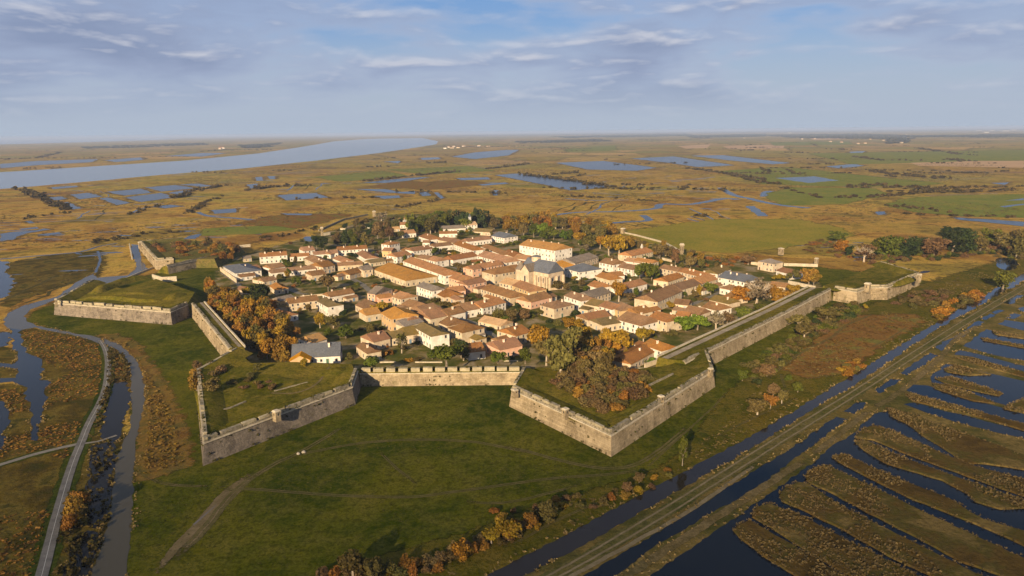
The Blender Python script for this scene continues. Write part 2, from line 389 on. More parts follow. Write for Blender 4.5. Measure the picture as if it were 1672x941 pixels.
far_ponds += [('z13', l) for l in (
    [640, 330, 800, 312, 950, 300, 1010, 300, 900, 318, 760, 332], [600, 365, 760, 365, 850, 380, 930, 378, 930, 392, 800, 385], [690, 402, 840, 400, 850, 412, 760, 418],
    [1032, 383, 1050, 383, 1090, 412, 1070, 420], [950, 380, 1000, 380, 1015, 400, 970, 403], [1270, 340, 1420, 328, 1440, 335, 1300, 346], [1150, 305, 1330, 300, 1340, 312, 1180, 316],
    [1360, 372, 1382, 370, 1378, 400, 1352, 400], [200, 497, 370, 500, 360, 508, 230, 507])]
sheet('pond_banks', far_ponds, dissolve(mottled('bank_growth', [(.075, .05, .015), (.13, .075, .02), (.2, .14, .05)], .05, .3, (.05, .045, .012), .5), .06), .036, amp=.002, rim=.0075)
sheet('lagoons', far_ponds, LAGOON, .05, amp=.0016)
ribbons('creeks', [('z14', [350, 540, 480, 525, 700, 520, 900, 505, 940, 480, 1100, 480, 1280, 450, 1350, 455], (8, 14)), ('z14', [1255, 390, 1330, 430, 1420, 450, 1500, 470, 1640, 492, 1740, 500], 12),
    ('z14', [1420, 490, 1450, 515, 1490, 545], 12), ('z14', [420, 450, 520, 458, 640, 460], 8), ('z14', [590, 600, 700, 580, 860, 570, 830, 540], 9), ('z14', [900, 400, 1050, 402, 1240, 412], 5),
    ('z14', [1500, 440, 1510, 415, 1540, 408], 14), ('z14', [980, 352, 1100, 345, 1230, 332], 7), ('z14', [560, 420, 760, 430], 5),
    ('z12', [1080, 490, 1140, 512, 1300, 525, 1450, 540, 1485, 558, 1420, 582, 1300, 596, 1100, 612, 1030, 637], (6, 12)), ('z12', [1540, 500, 1672, 505, 1760, 500], 7), ('z12', [1450, 545, 1600, 545, 1760, 520], 7),
    ('z12', [710, 500, 780, 470, 900, 455, 1000, 462], 5), ('z1', [0, 372, 250, 350, 500, 328, 580, 308, 640, 290, 760, 268], (5, 3)), ('z1', [635, 320, 650, 380, 620, 460], 2)], LAGOON, .045, water=True)

sheet('fields', [('f', [1020, 379, 1180, 359, 1300, 360, 1362, 372, 1385, 384, 1330, 396, 1200, 412, 1130, 409, 1070, 396])], dissolve(grassmat('pasture', (.15, .145, .018), (.20, .168, .022), (.25, .185, .028), (.28, .18, .035)), .05), .09, rim=.02)
sheet('pastures', [('f', [1180, 280, 1280, 273, 1420, 289, 1530, 299, 1500, 303, 1330, 304, 1250, 300]), ('f', [1262, 316, 1300, 307, 1420, 308, 1440, 318, 1400, 326, 1370, 333, 1290, 335, 1264, 326]),
    ('f', [1480, 326, 1560, 320, 1672, 318, 1672, 355, 1580, 353, 1500, 346, 1455, 336]), ('f', [928, 243, 1000, 238, 1002, 246, 930, 248]), ('f', [1330, 251, 1672, 245, 1672, 261, 1400, 268]),
    ('f', [640, 277, 760, 272, 800, 279, 700, 285]), ('f', [525, 289, 620, 280, 660, 288, 560, 296]), ('f', [1260, 232, 1380, 231, 1390, 236, 1270, 238]), ('z1', [1350, 175, 1672, 160, 1900, 175, 1672, 205, 1350, 215])],
    dissolve(grassmat('green_pasture', (.10, .13, .02), (.135, .15, .025), (.18, .165, .03), (.22, .165, .034)), .03), .08, amp=.0015, rim=.015)
sheet('stubble', [('f', [1105, 238.5, 1160, 236, 1155, 242, 1120, 243]), ('f', [1180, 238.5, 1285, 236, 1278, 242, 1190, 244]), ('f', [1480, 263, 1672, 263, 1672, 274, 1500, 271]), ('f', [1320, 226, 1400, 224, 1400, 227, 1330, 229])],
    mottled('stubble_straw', [(.30, .19, .10), (.36, .24, .13)], .004), .085, amp=.001)
sheet('heath', [('f', [640, 305, 740, 295, 790, 300, 700, 309]), ('z13', [720, 350, 880, 325, 1000, 330, 940, 350, 800, 358]), ('f', [400, 365, 470, 350, 560, 352, 480, 372]),
    ('z10', [430, 470, 640, 290, 760, 200, 1060, 180, 1080, 210, 850, 330, 700, 470, 520, 500])], dissolve(mottled('heath_rust', [(.125, .062, .014), (.17, .085, .02), (.12, .105, .02)], .08, .6, (.05, .036, .014), .6), .08), .075, rim=.025)

sheet('meadow', [('f', [120, 1000, 205, 941, 226, 800, 236, 700, 232, 640, 236, 600, 205, 565, 168, 548, 60, 522, 80, 505, 180, 470, 300, 440, 420, 420, 600, 380, 800, 380, 1000, 400, 1200, 430, 1340, 440, 1500, 460, 1420, 505, 1300, 560, 1200, 640, 1130, 730, 1090, 765, 990, 800, 880, 830, 780, 870, 650, 905, 540, 941, 440, 1000])], dissolve(MEADOW_S, .25), .03, amp=.004, rim=.03)
sheet('verge', [('f', [1130, 730, 1200, 640, 1300, 560, 1420, 505, 1505, 470, 1672, 420, 1672, 450, 1616, 480, 1512, 538, 1435, 585, 1331, 650, 1218, 717, 1116, 771, 1037, 813, 924, 874, 800, 934, 700, 1000, 440, 1000, 540, 941, 650, 905, 780, 870, 880, 830, 990, 800, 1090, 765])], dissolve(ROUGH_S, .25), .035, amp=.003, rim=.02)
sheet('marsh_bank', [('f', [168, 545, 205, 562, 232, 598, 262, 640, 290, 700, 300, 760, 232, 780, 238, 700, 240, 640, 225, 590, 200, 560])], dissolve(mottled('reed_bank', [(.12, .062, .016), (.16, .095, .02), (.09, .07, .016)], .12, .9, (.05, .04, .014), .6, bump=(.9, .7, .5)), .3), .045, amp=.004, rim=.025)
sheet('town_ground', [('f', [345, 500, 375, 425, 500, 392, 640, 352, 760, 350, 900, 372, 1010, 390, 1130, 415, 1290, 440, 1335, 470, 1080, 598, 1010, 612, 900, 602, 590, 598, 480, 602, 400, 598])], dissolve(YARD, .2), .06, amp=.002, rim=.02)

LMP = [('z5', [128, 230, 330, 248, 560, 298, 650, 325, 668, 420, 660, 600, 580, 780, 510, 941, 400, 1100, 200, 1100, 262, 800, 290, 620, 262, 440, 170, 360]), ('z5', [-600, 590, 150, 590, 200, 760, 190, 941, -600, 960]), ('z6', [-700, -60, 560, -60, 480, 100, 400, 300, 260, 700, 150, 1100, -700, 1100]), ('z5', [-600, 345, 90, 355, 115, 400, 75, 455, -600, 450]), ('z5', [-600, 475, 60, 470, 125, 500, 95, 540, -600, 545]), ('z6', [560, -60, 760, -60, 740, 200, 640, 740, 560, 1100, 230, 1100, 420, 400]), ('z1', [60, 400, 330, 350, 620, 320, 640, 420, 600, 490, 330, 560, 110, 640, 60, 680, 90, 560, 110, 500, 60, 450])]
sheet('left_marsh', LMP, dissolve(mottled('left_marsh_growth', [(.040, .036, .006), (.062, .042, .008), (.095, .064, .010), (.12, .085, .015), (.05, .044, .008)], .07, .8, (.030, .026, .008), .65, bump=(.9, .8, .5)), .25), .02, amp=.004, dz=.0015, rim=.015)
ribbons('road_verge', [('z5', [642, 300, 672, 350, 690, 420, 690, 500, 676, 600, 640, 700, 570, 830, 525, 941, 480, 1050, 445, 1150, 400, 1300, 345, 1500, 290, 1720, 230, 1950], (6.5, 7.5)), ('z6', [-200, 280, 0, 232, 200, 172, 400, 122, 500, 100], 5.5)], dissolve(grassmat('verge_turf', (.020, .034, .004), (.036, .048, .005), (.060, .062, .008), (.09, .075, .016)), .5), .058, .05, soft='edge')
# waters on the left of the fort
sheet('canal', [('z5', [600, -130, 470, -60, 360, 20, 150, 75, 45, 130, 18, 170, 50, 225, 130, 232, 230, 215, 330, 240, 480, 270, 560, 290, 640, 322, 655, 310, 645, 285, 540, 262, 400, 238, 230, 205, 175, 180, 150, 145, 195, 100, 320, 52, 480, -20, 620, -100])], CANALW, .07, amp=.002),
sheet('canal', [('z5', [665, 285, 780, 335, 862, 410, 912, 500, 928, 600, 920, 700, 890, 860, 866, 980, 858, 1100, 850, 1400, 825, 1650, 780, 1900, 540, 1900, 640, 1650, 690, 1500, 720, 1250, 742, 1050, 790, 950, 835, 860, 840, 700, 843, 560, 820, 430, 760, 365, 665, 318])], CANALW, .075, amp=.002)
sheet('harbour', [('z1', [905, 280, 855, 275, 850, 300, 868, 370, 885, 400, 880, 440, 830, 478, 640, 492, 540, 525, 455, 580, 560, 592, 680, 560, 830, 500, 900, 470, 960, 440, 920, 385])], CANALW, .08, amp=.0015)
sheet('lake', [('z1', [-60, 372, 10, 388, 50, 388, 38, 440, 62, 490, 100, 500, 82, 560, 30, 620, -60, 650]),
    ('z5', [-80, 245, 60, 245, 82, 290, 60, 330, -80, 345]), ('z5', [60, 222, 140, 232, 130, 275, 170, 360, 240, 405, 270, 440, 262, 550, 330, 570, 282, 620, 290, 700, 270, 780, 245, 880, 240, 941, 205, 941, 195, 820, 205, 760, 172, 650, 150, 590, 82, 562, -80, 590, -80, 540, 100, 538, 122, 500, 60, 472, -80, 475, -80, 440, 80, 450, 112, 400, 82, 360, 95, 300]),
    ('z5', [-80, 640, 30, 690, 60, 760, 40, 860, 32, 941, 10, 1000, -80, 1000])], WATER, .065, amp=.004)
sheet('ditch', [('z5', [700, 580, 800, 560, 832, 600, 832, 720, 780, 860, 740, 950, 660, 930, 650, 860, 690, 720]), ('z6', [590, 110, 735, 70, 738, 220, 710, 400, 690, 560, 650, 640, 560, 620, 560, 400, 570, 240]), ('z6', [480, 700, 560, 650, 620, 660, 640, 720, 580, 941, 400, 941, 440, 800])], DARKW, .055, amp=.004)
sheet('pond', [('z11', [1480, 515, 1510, 490, 1600, 498, 1642, 540, 1592, 575, 1510, 562]), ('r1', [1140, 230, 1200, 220, 1290, 235, 1250, 280, 1180, 285])], WATER, .07, curve=True)
sheet('salt_marsh', [('f', [640, 1100, 810, 940, 960, 890, 1260, 715, 1524, 542, 1672, 458, 1800, 400, 2000, 500, 2000, 1200, 640, 1200])], dissolve(mottled('salt_marsh_growth', [(.050, .050, .011), (.085, .070, .017), (.125, .088, .024), (.165, .115, .036)], .06, .8, (.032, .030, .008), .6, bump=(.9, .8, .5)), .25), .012, amp=.003, rim=.01)
# canal and salt ponds on the right
sheet('canal', [('f', [640, 1010, 800, 937, 924, 874, 1037, 813, 1116, 771, 1240, 705, 1331, 650, 1435, 586, 1512, 538, 1573, 500, 1619, 477, 1680, 440, 1680, 455, 1619, 488, 1524, 541, 1445, 595, 1386, 635, 1344, 659, 1255, 714, 1240, 725, 1116, 797, 1029, 847, 955, 890, 860, 938, 720, 1010])], watermat('canal_water', (.016, .013, .010), .1, spec=.3), .06, amp=.0022)
sheet('salt_ponds', [('f', [830, 1010, 953, 940, 1037, 892, 1126, 837, 1240, 763, 1291, 733, 1365, 681, 1384, 685, 1358, 704, 1266, 774, 1202, 819, 1168, 834, 1066, 895, 1005, 940, 880, 1010]),
    ('f', [980, 1010, 1060, 941, 1160, 874, 1256, 807, 1333, 752, 1349, 736, 1390, 710, 1425, 677, 1450, 672, 1490, 690, 1560, 712, 1672, 750, 1760, 790, 1760, 1010])] +
    [('z10', l) for l in ([1010, 490, 1170, 380, 1215, 395, 1050, 500], [1195, 350, 1330, 275, 1362, 285, 1230, 370], [1345, 262, 1430, 210, 1462, 216, 1380, 267], [878, 582, 960, 520, 1022, 525, 900, 597],
    [708, 692, 780, 645, 837, 645, 770, 707], [1040, 580, 1080, 550, 1160, 555, 1800, 745, 1800, 800, 1100, 602], [1030, 655, 1080, 645, 1800, 830, 1800, 870, 1300, 748, 1080, 672],
    [1300, 390, 1330, 366, 1800, 480, 1800, 520, 1400, 402], [1530, 226, 1570, 205, 1800, 240, 1800, 290, 1600, 245], [1440, 200, 1490, 172, 1520, 178, 1470, 206], [1500, 165, 1540, 150, 1570, 156, 1520, 175],
    [1560, 115, 1640, 70, 1672, 75, 1600, 122], [1570, 195, 1620, 170, 1660, 178, 1620, 200], [1640, 150, 1672, 135, 1750, 140, 1750, 175, 1672, 165],
    [1180, 500, 1260, 440, 1400, 470, 1800, 560, 1800, 720, 1500, 640, 1180, 540], [1350, 345, 1400, 310, 1470, 255, 1800, 330, 1800, 450, 1480, 385])], WATER, .055, amp=.0022)
ribbons('puddle', [('z6', [1240, 612, 1290, 570, 1375, 490], (.7, .3))], watermat('puddle_water', (.12, .10, .075), .08), .13, .3)

# roads and tracks
ribbons('road', [('z5', [642, 300, 672, 350, 690, 420, 690, 500, 676, 600, 640, 700, 570, 830, 525, 941, 480, 1050, 445, 1150, 400, 1300, 345, 1500, 290, 1720, 230, 1950], (2.4, 2.8))], ASPH, .16, .02)
ribbons('road_markings', [('z5', [642, 300, 672, 350, 690, 420, 690, 500, 676, 600, 640, 700, 570, 830, 525, 941, 480, 1050, 445, 1150, 400, 1300, 345, 1500, 290, 1720, 230, 1950], .12)], flat('worn_white_paint', (.34, .33, .30)), .175, .1)
ribbons('lane', [('z6', [-200, 280, 0, 232, 200, 172, 400, 122, 500, 100], 2.0), ('z6', [500, 100, 620, 85, 745, 45], 1.2)], roadm('pale_lane', (.16, .145, .12), (.2, .18, .15), (.1, .09, .06)), .14, .06)
ribbons('tracks', [('z7', [-400, 730, -230, 560, -120, 420, 0, 300, 150, 200, 300, 130, 420, 60, 520, 0, 545, -20], (3.4, 1.6)), ('z7', [150, 200, 300, 145, 450, 112, 600, 85, 750, 70, 900, 62, 1100, 64, 1280, 78, 1450, 112, 1672, 152], 1.7),
    ('z8', [0, 97, 200, 135, 400, 190, 600, 235, 760, 250, 900, 225, 1020, 160, 1150, 60, 1250, -30], (1.7, 2.3)), ('z7', [-200, 300, -60, 340, 0, 330, 300, 352, 550, 368, 900, 375, 1100, 352, 1300, 325, 1672, 275, 2000, 250, 2250, 215], 1.5),
    ('z7', [1080, 370, 1250, 405, 1450, 402, 1672, 350, 1900, 290], 1.3), ('z7', [720, 80, 740, 130, 830, 220, 930, 300, 960, 360], 1.1), ('z6', [900, 280, 1000, 340, 1150, 365, 1420, 370], 1.4),
    ('z4', [700, 680, 780, 610, 900, 520, 1060, 440, 1150, 370, 1300, 310], 1.6), ('z4', [780, 620, 800, 690, 820, 740], 1.2), ('z4', [850, 655, 1000, 658, 1100, 640], 1.0), ('z4', [1520, 200, 1570, 180, 1625, 155], 2.5),
    ('z8', [0, 770, 200, 690, 400, 580, 600, 490, 800, 400], 1.0), ('z10', [0, 840, 250, 720, 420, 640, 480, 600], 1.0), ('z10', [840, 360, 960, 300, 1060, 235], 1.0), ('f', [1050, 770, 1110, 715, 1170, 660, 1185, 640], .8)], TRACK, .11, .06, soft='ruts')
for nm_, fl_, w_ in (('bastion_path', [560, 395, 660, 400, 780, 400, 870, 375, 940, 330, 985, 270, 1020, 215], 1.2), ('bastion_path', [640, 480, 520, 540, 400, 590, 300, 640], 1.6)):
    P_ = smooth_line(px('z0', fl_, 6.28), False, 2.5)
    vv_ = []; cc_ = []
    for j, p in enumerate(P_):
        d = P_[min(j + 1, len(P_) - 1)] - P_[max(j - 1, 0)]; nn = Vector((-d.y, d.x, 0)).normalized() * w_ * .5
        for t_ in (-1, -.5, .5, 1): vv_.append(tuple(p + nn * t_)); cc_.append(1.0 if abs(t_) == 1 or j < 2 or j > len(P_) - 3 else 0.0)
    me = mesh(nm_, vv_, [[4 * j + u, 4 * j + u + 1, 4 * j + u + 5, 4 * j + u + 4] for j in range(len(P_) - 1) for u in range(3)], DIRT)
    me.attributes.new('cut', 'FLOAT', 'POINT').data.foreach_set('value', cc_); link('path', me)['kind'] = 'structure'
ribbons('dirt_track', [('z7', [-420, 760, -330, 650, -230, 555, -120, 420, 0, 300, 110, 222, 200, 175], (4.6, 2.0)), ('z6', [940, 1000, 1040, 860, 1160, 720, 1290, 590, 1420, 440, 1560, 330, 1680, 250], (2.2, 5.5))], DIRT, .105, .05, soft='edge')
ribbons('dyke_road', [('f', [760, 1010, 905, 941, 1060, 852, 1180, 777, 1300, 702, 1400, 640, 1500, 575, 1600, 512, 1680, 465], (4.6, 5.0))], grassmat('dyke_grass', (.055, .058, .013), (.085, .075, .020), (.115, .09, .028), (.15, .11, .045)), .10, .05)
ribbons('ruts', [('f', [750, 1010, 895, 941, 1055, 848, 1176, 773, 1296, 698, 1396, 637, 1496, 572, 1597, 509, 1678, 462], .8), ('f', [770, 1010, 915, 941, 1065, 856, 1184, 781, 1303, 706, 1403, 643, 1503, 578, 1603, 515, 1682, 468], .8),
    ('f', [810, 1010, 930, 944, 1050, 878, 1130, 832, 1240, 755], 1.6)], dissolve(roadm('rut_earth', (.13, .10, .055), (.18, .14, .08), (.085, .075, .03)), .5), .13, .1, soft='edge')
ribbons('dyke', [('f', [890, 1010, 1020, 941, 1165, 848, 1255, 790, 1320, 748], 3.2), ('f', [1320, 748, 1355, 722, 1395, 690, 1425, 668], 2.6), ('f', [1425, 668, 1470, 640, 1530, 590, 1560, 555, 1600, 530], 3)], dissolve(grassmat('dyke_path', (.075, .06, .018), (.115, .083, .03), (.16, .115, .05), (.18, .135, .07)), .4), .12, .08, soft='edge')
STR = [('s2', [280, 400, 470, 490, 700, 600, 930, 730, 1170, 870, 1260, 930], 5), ('r2', [480, 450, 720, 610, 900, 690, 1200, 790, 1500, 910, 1680, 1000], 6), ('s3', [180, 250, 330, 330, 560, 440, 620, 470], 4.5), ('r3', [0, 760, 300, 760, 560, 850], 4),
    ('s4', [0, 150, 400, 230, 740, 300, 900, 370, 1100, 340], 4), ('r5', [650, 941, 850, 850, 1060, 760, 1300, 640], 4), ('s1', [30, 200, 250, 260, 420, 330, 660, 330], 5), ('r1', [0, 700, 220, 850, 260, 920], 4), ('s6', [60, 150, 250, 220, 450, 330, 660, 520], 5),
    ('r4', [440, 700, 700, 640, 820, 620], 6), ('q8', [300, 870, 800, 840, 1100, 830], 2), ('s1', [1050, 90, 1250, 200, 1400, 330], 5)]
ribbons('streets', STR, STREET, .10, .05, soft='edge')

# ------------------------------------------------------------------ fortification
def offs(P, d, side):
    out = []; n = len(P)
    for i in range(n):
        ds = []
        if i: ds.append((P[i] - P[i - 1]).normalized())
        if i < n - 1: ds.append((P[i + 1] - P[i]).normalized())
        ns = [Vector((-q.y, q.x, 0)) * side for q in ds]
        m = sum(ns, Vector((0, 0, 0))).normalized()
        out.append(P[i] + m * d / max(.45, m.dot(ns[0])))
    return out
def dens(P, step=6):
    out = []
    for a, b in zip(P, P[1:]):
        k = max(1, int((b - a).length / step))
        out += [a.lerp(b, j / k) for j in range(k)]
    out.append(P[-1]); return out
def wz(P, z): return [Vector((p.x, p.y, z)) for p in P]
def strip(rows, closed=False):
    v, f = [], []
    n = len(rows[0])
    for r in rows: v += [tuple(p) for p in r]
    for i in range(len(rows) - 1):
        for j in range(n if closed else n - 1):
            a, b = i * n + j, i * n + (j + 1) % n
            f.append([a, b, b + n, a + n])
    return v, f
def solidwall(P, t, z0, z1, side, jag=0.0):
    """a wall of thickness t, its outer foot on P, grown towards the inside"""
    Q = offs(P, t, side)
    tops = [rnd.uniform(-jag, 0) for _ in P]
    v, f = strip([wz(P, z0), [Vector((p.x, p.y, z1 + h)) for p, h in zip(P, tops)], [Vector((q.x, q.y, z1 + h)) for q, h in zip(Q, tops)], wz(Q, z0)])
    n = len(P); f += [[0, n, 2 * n, 3 * n], [n - 1, 4 * n - 1, 3 * n - 1, 2 * n - 1]]
    return v, f
def quadbox(hx, hy, z0, z1):
    return [(x, y, z) for z in (z0, z1) for x, y in ((-hx, -hy), (hx, -hy), (hx, hy), (-hx, hy))], [[0, 3, 2, 1], [4, 5, 6, 7], [0, 1, 5, 4], [1, 2, 6, 5], [2, 3, 7, 6], [3, 0, 4, 7]]
def shift(vf, x, y, z): return [(a + x, b + y, c + z) for a, b, c in vf[0]], vf[1]
WEEDS = []
def fort(name, label, cat, outer, inside, mat, hc=6.2, hp=8.2, gorge=None, width=None, merlons=None, grass=None, jag=.5, inner_wall=False):
    """scarp with batter, cordon, parapet and the earth fill behind it.  outer: ground points of the foot; inside: any point inside"""
    root = empty(name, outer[0]); tag(root, label, cat, 'ramparts of the star fort')
    base = outer[0].copy()
    a, b = outer[0], outer[1]
    mid = (a + b) / 2; q = Vector((-(b - a).y, (b - a).x, 0)); side = 1 if q.dot(inside - mid) > 0 else -1
    D0 = dens(outer, 5); T = offs(D0, hc * .16, side)
    def loc(vs): return [(x - base.x, y - base.y, z - base.z) for x, y, z in vs]
    v, f = strip([wz(D0, -.3), [Vector((p.x, p.y, hc * .5)) for p in offs(D0, hc * .08, side)], wz(T, hc)])
    link('scarp', mesh('scarp', loc(v), f, mat), root)
    Cn = offs(D0, hc * .16 - .34, side)
    v, f = solidwall(Cn, .75, hc, hc + .38, side); link('cordon', mesh('cordon', loc(v), f, CORDON), root)
    Pp = offs(D0, hc * .16 + .12, side)
    if merlons:
        L = sum((y - x).length for x, y in zip(Pp, Pp[1:])); A, B = Pp[0], Pp[-1]; d = (B - A).normalized(); nn = Vector((-d.y, d.x, 0)) * side
        v, f = solidwall(Pp, 1.5, hc + .38, hc + .75, side); link('parapet', mesh('parapet', loc(v), f, LAWN), root)
        me = None
        for i in range(merlons):
            c = A.lerp(B, (i + .5) / merlons); hl = L / merlons * .385
            vv = [(x, y, z) for z in (0, hp - hc - .75) for x, y in ((-hl, 0), (hl, 0), (hl, 1.5), (-hl, 1.5))]
            me = me or mesh('merlon', vv, [[0, 3, 2, 1], [4, 5, 6, 7], [0, 1, 5, 4], [1, 2, 6, 5], [2, 3, 7, 6], [3, 0, 4, 7]], MERLON)
            ang = math.atan2(d.y, d.x)
            o = link('merlon', me, root, (c.x - base.x, c.y - base.y, hc + .75 - base.z), ang if side > 0 else ang + math.pi, (rnd.uniform(.9, 1.1), 1, rnd.uniform(.85, 1.05)))
    else:
        # a worn parapet: stretches of different height with gaps
        v, f = solidwall(Pp, 1.2, hc + .38, hc + (.95 if gorge else hp - hc), side, .15 if gorge else jag); link('parapet', mesh('parapet', loc(v), f, PARAPET), root)
        if gorge:
            K = offs(outer, hc * .16 + .12, side)
            for A, B in zip(K, K[1:]):
                L = (B - A).length; d = (B - A).normalized(); nn = Vector((-d.y, d.x, 0)) * side; ang = math.atan2(d.y, d.x); x = .3
                while L > 7 and x < L - 1.2:
                    bl = min(rnd.uniform(3.2, 7.5), L - x - .2); c = A + d * (x + bl / 2); hm = (hp - hc - .95) * rnd.uniform(.75, 1.1)
                    vv, ff = quadbox(bl / 2, .6, 0, hm); vv = [(a_ + (rnd.uniform(-.12, .12)), b_, z_ - (rnd.uniform(0, jag * .4) if z_ > 0 else 0)) for a_, b_, z_ in vv]
                    link('merlon', mesh('merlon', vv, ff, PARAPET if rnd.random() < .6 else MERLON), root, (c.x + nn.x * .6 - base.x, c.y + nn.y * .6 - base.y, hc + .96 - base.z), ang)
                    x += bl + rnd.choice((.35, 1.2, 1.4))
    gm = grass or LAWN
    for zz, dd, nn_ in ((hp, .5, 1), (hc + .4, .1, .7), (hc - 1.2, -.42, .45), (hc * .45, -hc * .09 - .15, .3), (.5, -hc * .15 - .2, .9)):
        for a_, b2 in zip(Pp, Pp[1:]):
            for _ in range(np.random.default_rng(int(abs(a_.x * 7 + zz * 13))).poisson((b2 - a_).length * nn_ * .45)):
                t_ = rnd.random(); e_ = a_.lerp(b2, t_); nrm_ = Vector((-(b2 - a_).y, (b2 - a_).x, 0)).normalized() * side * dd; WEEDS.append((e_.x + nrm_.x, e_.y + nrm_.y, zz - .25))
    if gorge:
        Pi = offs(D0, hc * .16 + 1.1, side)
        poly = wz(Pi, hc - .4) + [Vector((p.x, p.y, hc - .4)) for p in gorge]
        pm = polymesh('terreplein', [[Vector((p.x - base.x, p.y - base.y, p.z - base.z)) for p in poly]], gm)
        link('terreplein', pm, root)
        # earth bank raised behind the parapet
        B1, B2, B3 = offs(D0, hc * .16 + 1.15, side), offs(D0, hc * .16 + 3.6, side), offs(D0, hc * .16 + 8.5, side)
        hh = [rnd.uniform(-.25, .25) for _ in D0]
        v, f = strip([[Vector((p.x, p.y, hp - .45 + h)) for p, h in zip(B1, hh)], [Vector((p.x, p.y, hp - .7 + h)) for p, h in zip(B2, hh)], wz(B3, hc - .5)])
        link('earth_bank', mesh('earth_bank', loc(v), f, gm, smooth=True), root)
        # the slope down to the town on the open side
        G = [Pi[-1]] + list(gorge) + [Pi[0]]
        cen = sum(G, Vector((0, 0, 0))) / len(G)
        mid_ = Vector((inside.x, inside.y, 0))
        G2 = [p + (Vector((p.x, p.y, 0)) - mid_).normalized() * (5 if 0 < i < len(G) - 1 else .4) for i, p in enumerate(G)]
        v, f = strip([wz(G, hc - .38), wz(G2, -.2)]); link('ramp', mesh('ramp', loc(v), f, gm), root)
    else:
        w = width or 9
        E1, E2, E3, E4 = offs(D0, hc * .16 + 1.25, side), offs(D0, hc * .16 + w * .55, side), offs(D0, hc * .16 + w, side), offs(D0, hc * .16 + w + (1.2 if inner_wall else 7), side)
        v, f = strip([wz(E1, hp - .6), [Vector((p.x, p.y, hc + .1 + rnd.uniform(-.15, .15))) for p in E2], wz(E3, hc - .1), wz(E4, -.2)])
        n_ = len(E1); v += [(T[0].x, T[0].y, hc), (D0[0].x, D0[0].y, -.3), (T[-1].x, T[-1].y, hc), (D0[-1].x, D0[-1].y, -.3)]
        f += [[0, n_, 2 * n_, 3 * n_, 4 * n_ + 1, 4 * n_], [n_ - 1, 4 * n_ + 2, 4 * n_ + 3, 4 * n_ - 1, 3 * n_ - 1, 2 * n_ - 1]]
        link('terreplein', mesh('terreplein', loc(v), f, gm), root)
        if inner_wall:
            v, f = solidwall(offs(D0, hc * .16 + w - .2, side), .7, hc - .6, hc + .7, side, .2); link('inner_parapet', mesh('inner_parapet', loc(v), f, CORDON), root)
            W1 = offs(D0, hc * .16 + w * .62, side); W2 = offs(D0, hc * .16 + w * .86, side)
            v, f = strip([wz(W1, hc + .22), wz(W2, hc + .08)]); link('wall_walk', mesh('wall_walk', loc(v), f, GRAVEL), root)
    return root
f_ = lambda x, y, z=0: at('f', x, y, z)
S1 = f_(331, 762)
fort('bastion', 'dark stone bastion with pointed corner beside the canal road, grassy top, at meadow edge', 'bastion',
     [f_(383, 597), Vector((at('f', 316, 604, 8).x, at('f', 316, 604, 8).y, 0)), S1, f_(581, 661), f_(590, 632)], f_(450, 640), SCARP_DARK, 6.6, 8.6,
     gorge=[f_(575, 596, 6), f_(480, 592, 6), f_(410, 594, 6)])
fort('curtain_wall', 'straight stone curtain wall with row of merlons between the two nearest bastions', 'rampart', [f_(588, 631.5), f_(850, 629)], f_(720, 560), SCARP, 5.0, 7.4, width=9, merlons=13)
fort('bastion', 'pale stone bastion with brush on top, nearest the straight canal', 'bastion', [f_(850, 630), f_(831, 664), f_(998, 747), f_(1168, 632), f_(1157, 600)], f_(1000, 640), SCARP, 6.4, 8.4,
     gorge=[f_(1085, 598, 6), f_(1000, 606, 6), f_(880, 600, 6)])
fort('curtain_wall', 'long pale curtain wall with grassy walk running away beside the brown heath', 'rampart', [f_(1159, 599) + (f_(1159, 599) - f_(1288, 531)).normalized() * 20, f_(1288, 531), f_(1358, 491)], f_(1200, 480), SCARP, 6.4, 8.0, width=13, jag=.7, inner_wall=True)
fort('bastion', 'farthest right bastion of pale stone with a stone turret on its tip', 'bastion', [f_(1359, 491), f_(1399, 498), f_(1422, 490), f_(1449, 490), f_(1502, 466), f_(1440, 447)], f_(1420, 472), SCARP, 7, 9,
     gorge=[f_(1390, 452, 6), f_(1345, 468, 6)])
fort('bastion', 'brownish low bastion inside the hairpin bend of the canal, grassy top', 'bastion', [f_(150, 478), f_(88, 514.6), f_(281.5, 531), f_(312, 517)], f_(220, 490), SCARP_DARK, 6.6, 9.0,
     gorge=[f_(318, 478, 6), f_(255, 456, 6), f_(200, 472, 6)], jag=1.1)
fort('curtain_wall', 'steep curtain wall between the canal-side bastions, below the orange grove', 'rampart', [f_(312, 517), f_(372, 596)], f_(430, 540), SCARP, 7.2, 8.2, width=6.5, inner_wall=True)
fort('bastion', 'small ruined bastion above the harbour inlet, topped by russet thicket', 'bastion', [f_(300, 402), f_(228, 409), f_(255, 441), f_(285, 439)], f_(290, 420), SCARP, 7.0, 9.0, gorge=[f_(350, 424, 6), f_(390, 402, 6)], jag=1.2, grass=ROUGHG)
fort('curtain_wall', 'low cream wall along the harbour lane in front of the russet thicket', 'rampart', [f_(276, 448), f_(353, 431)], f_(350, 415), SCARP, 5.5, 7.5, width=5, jag=1.0)

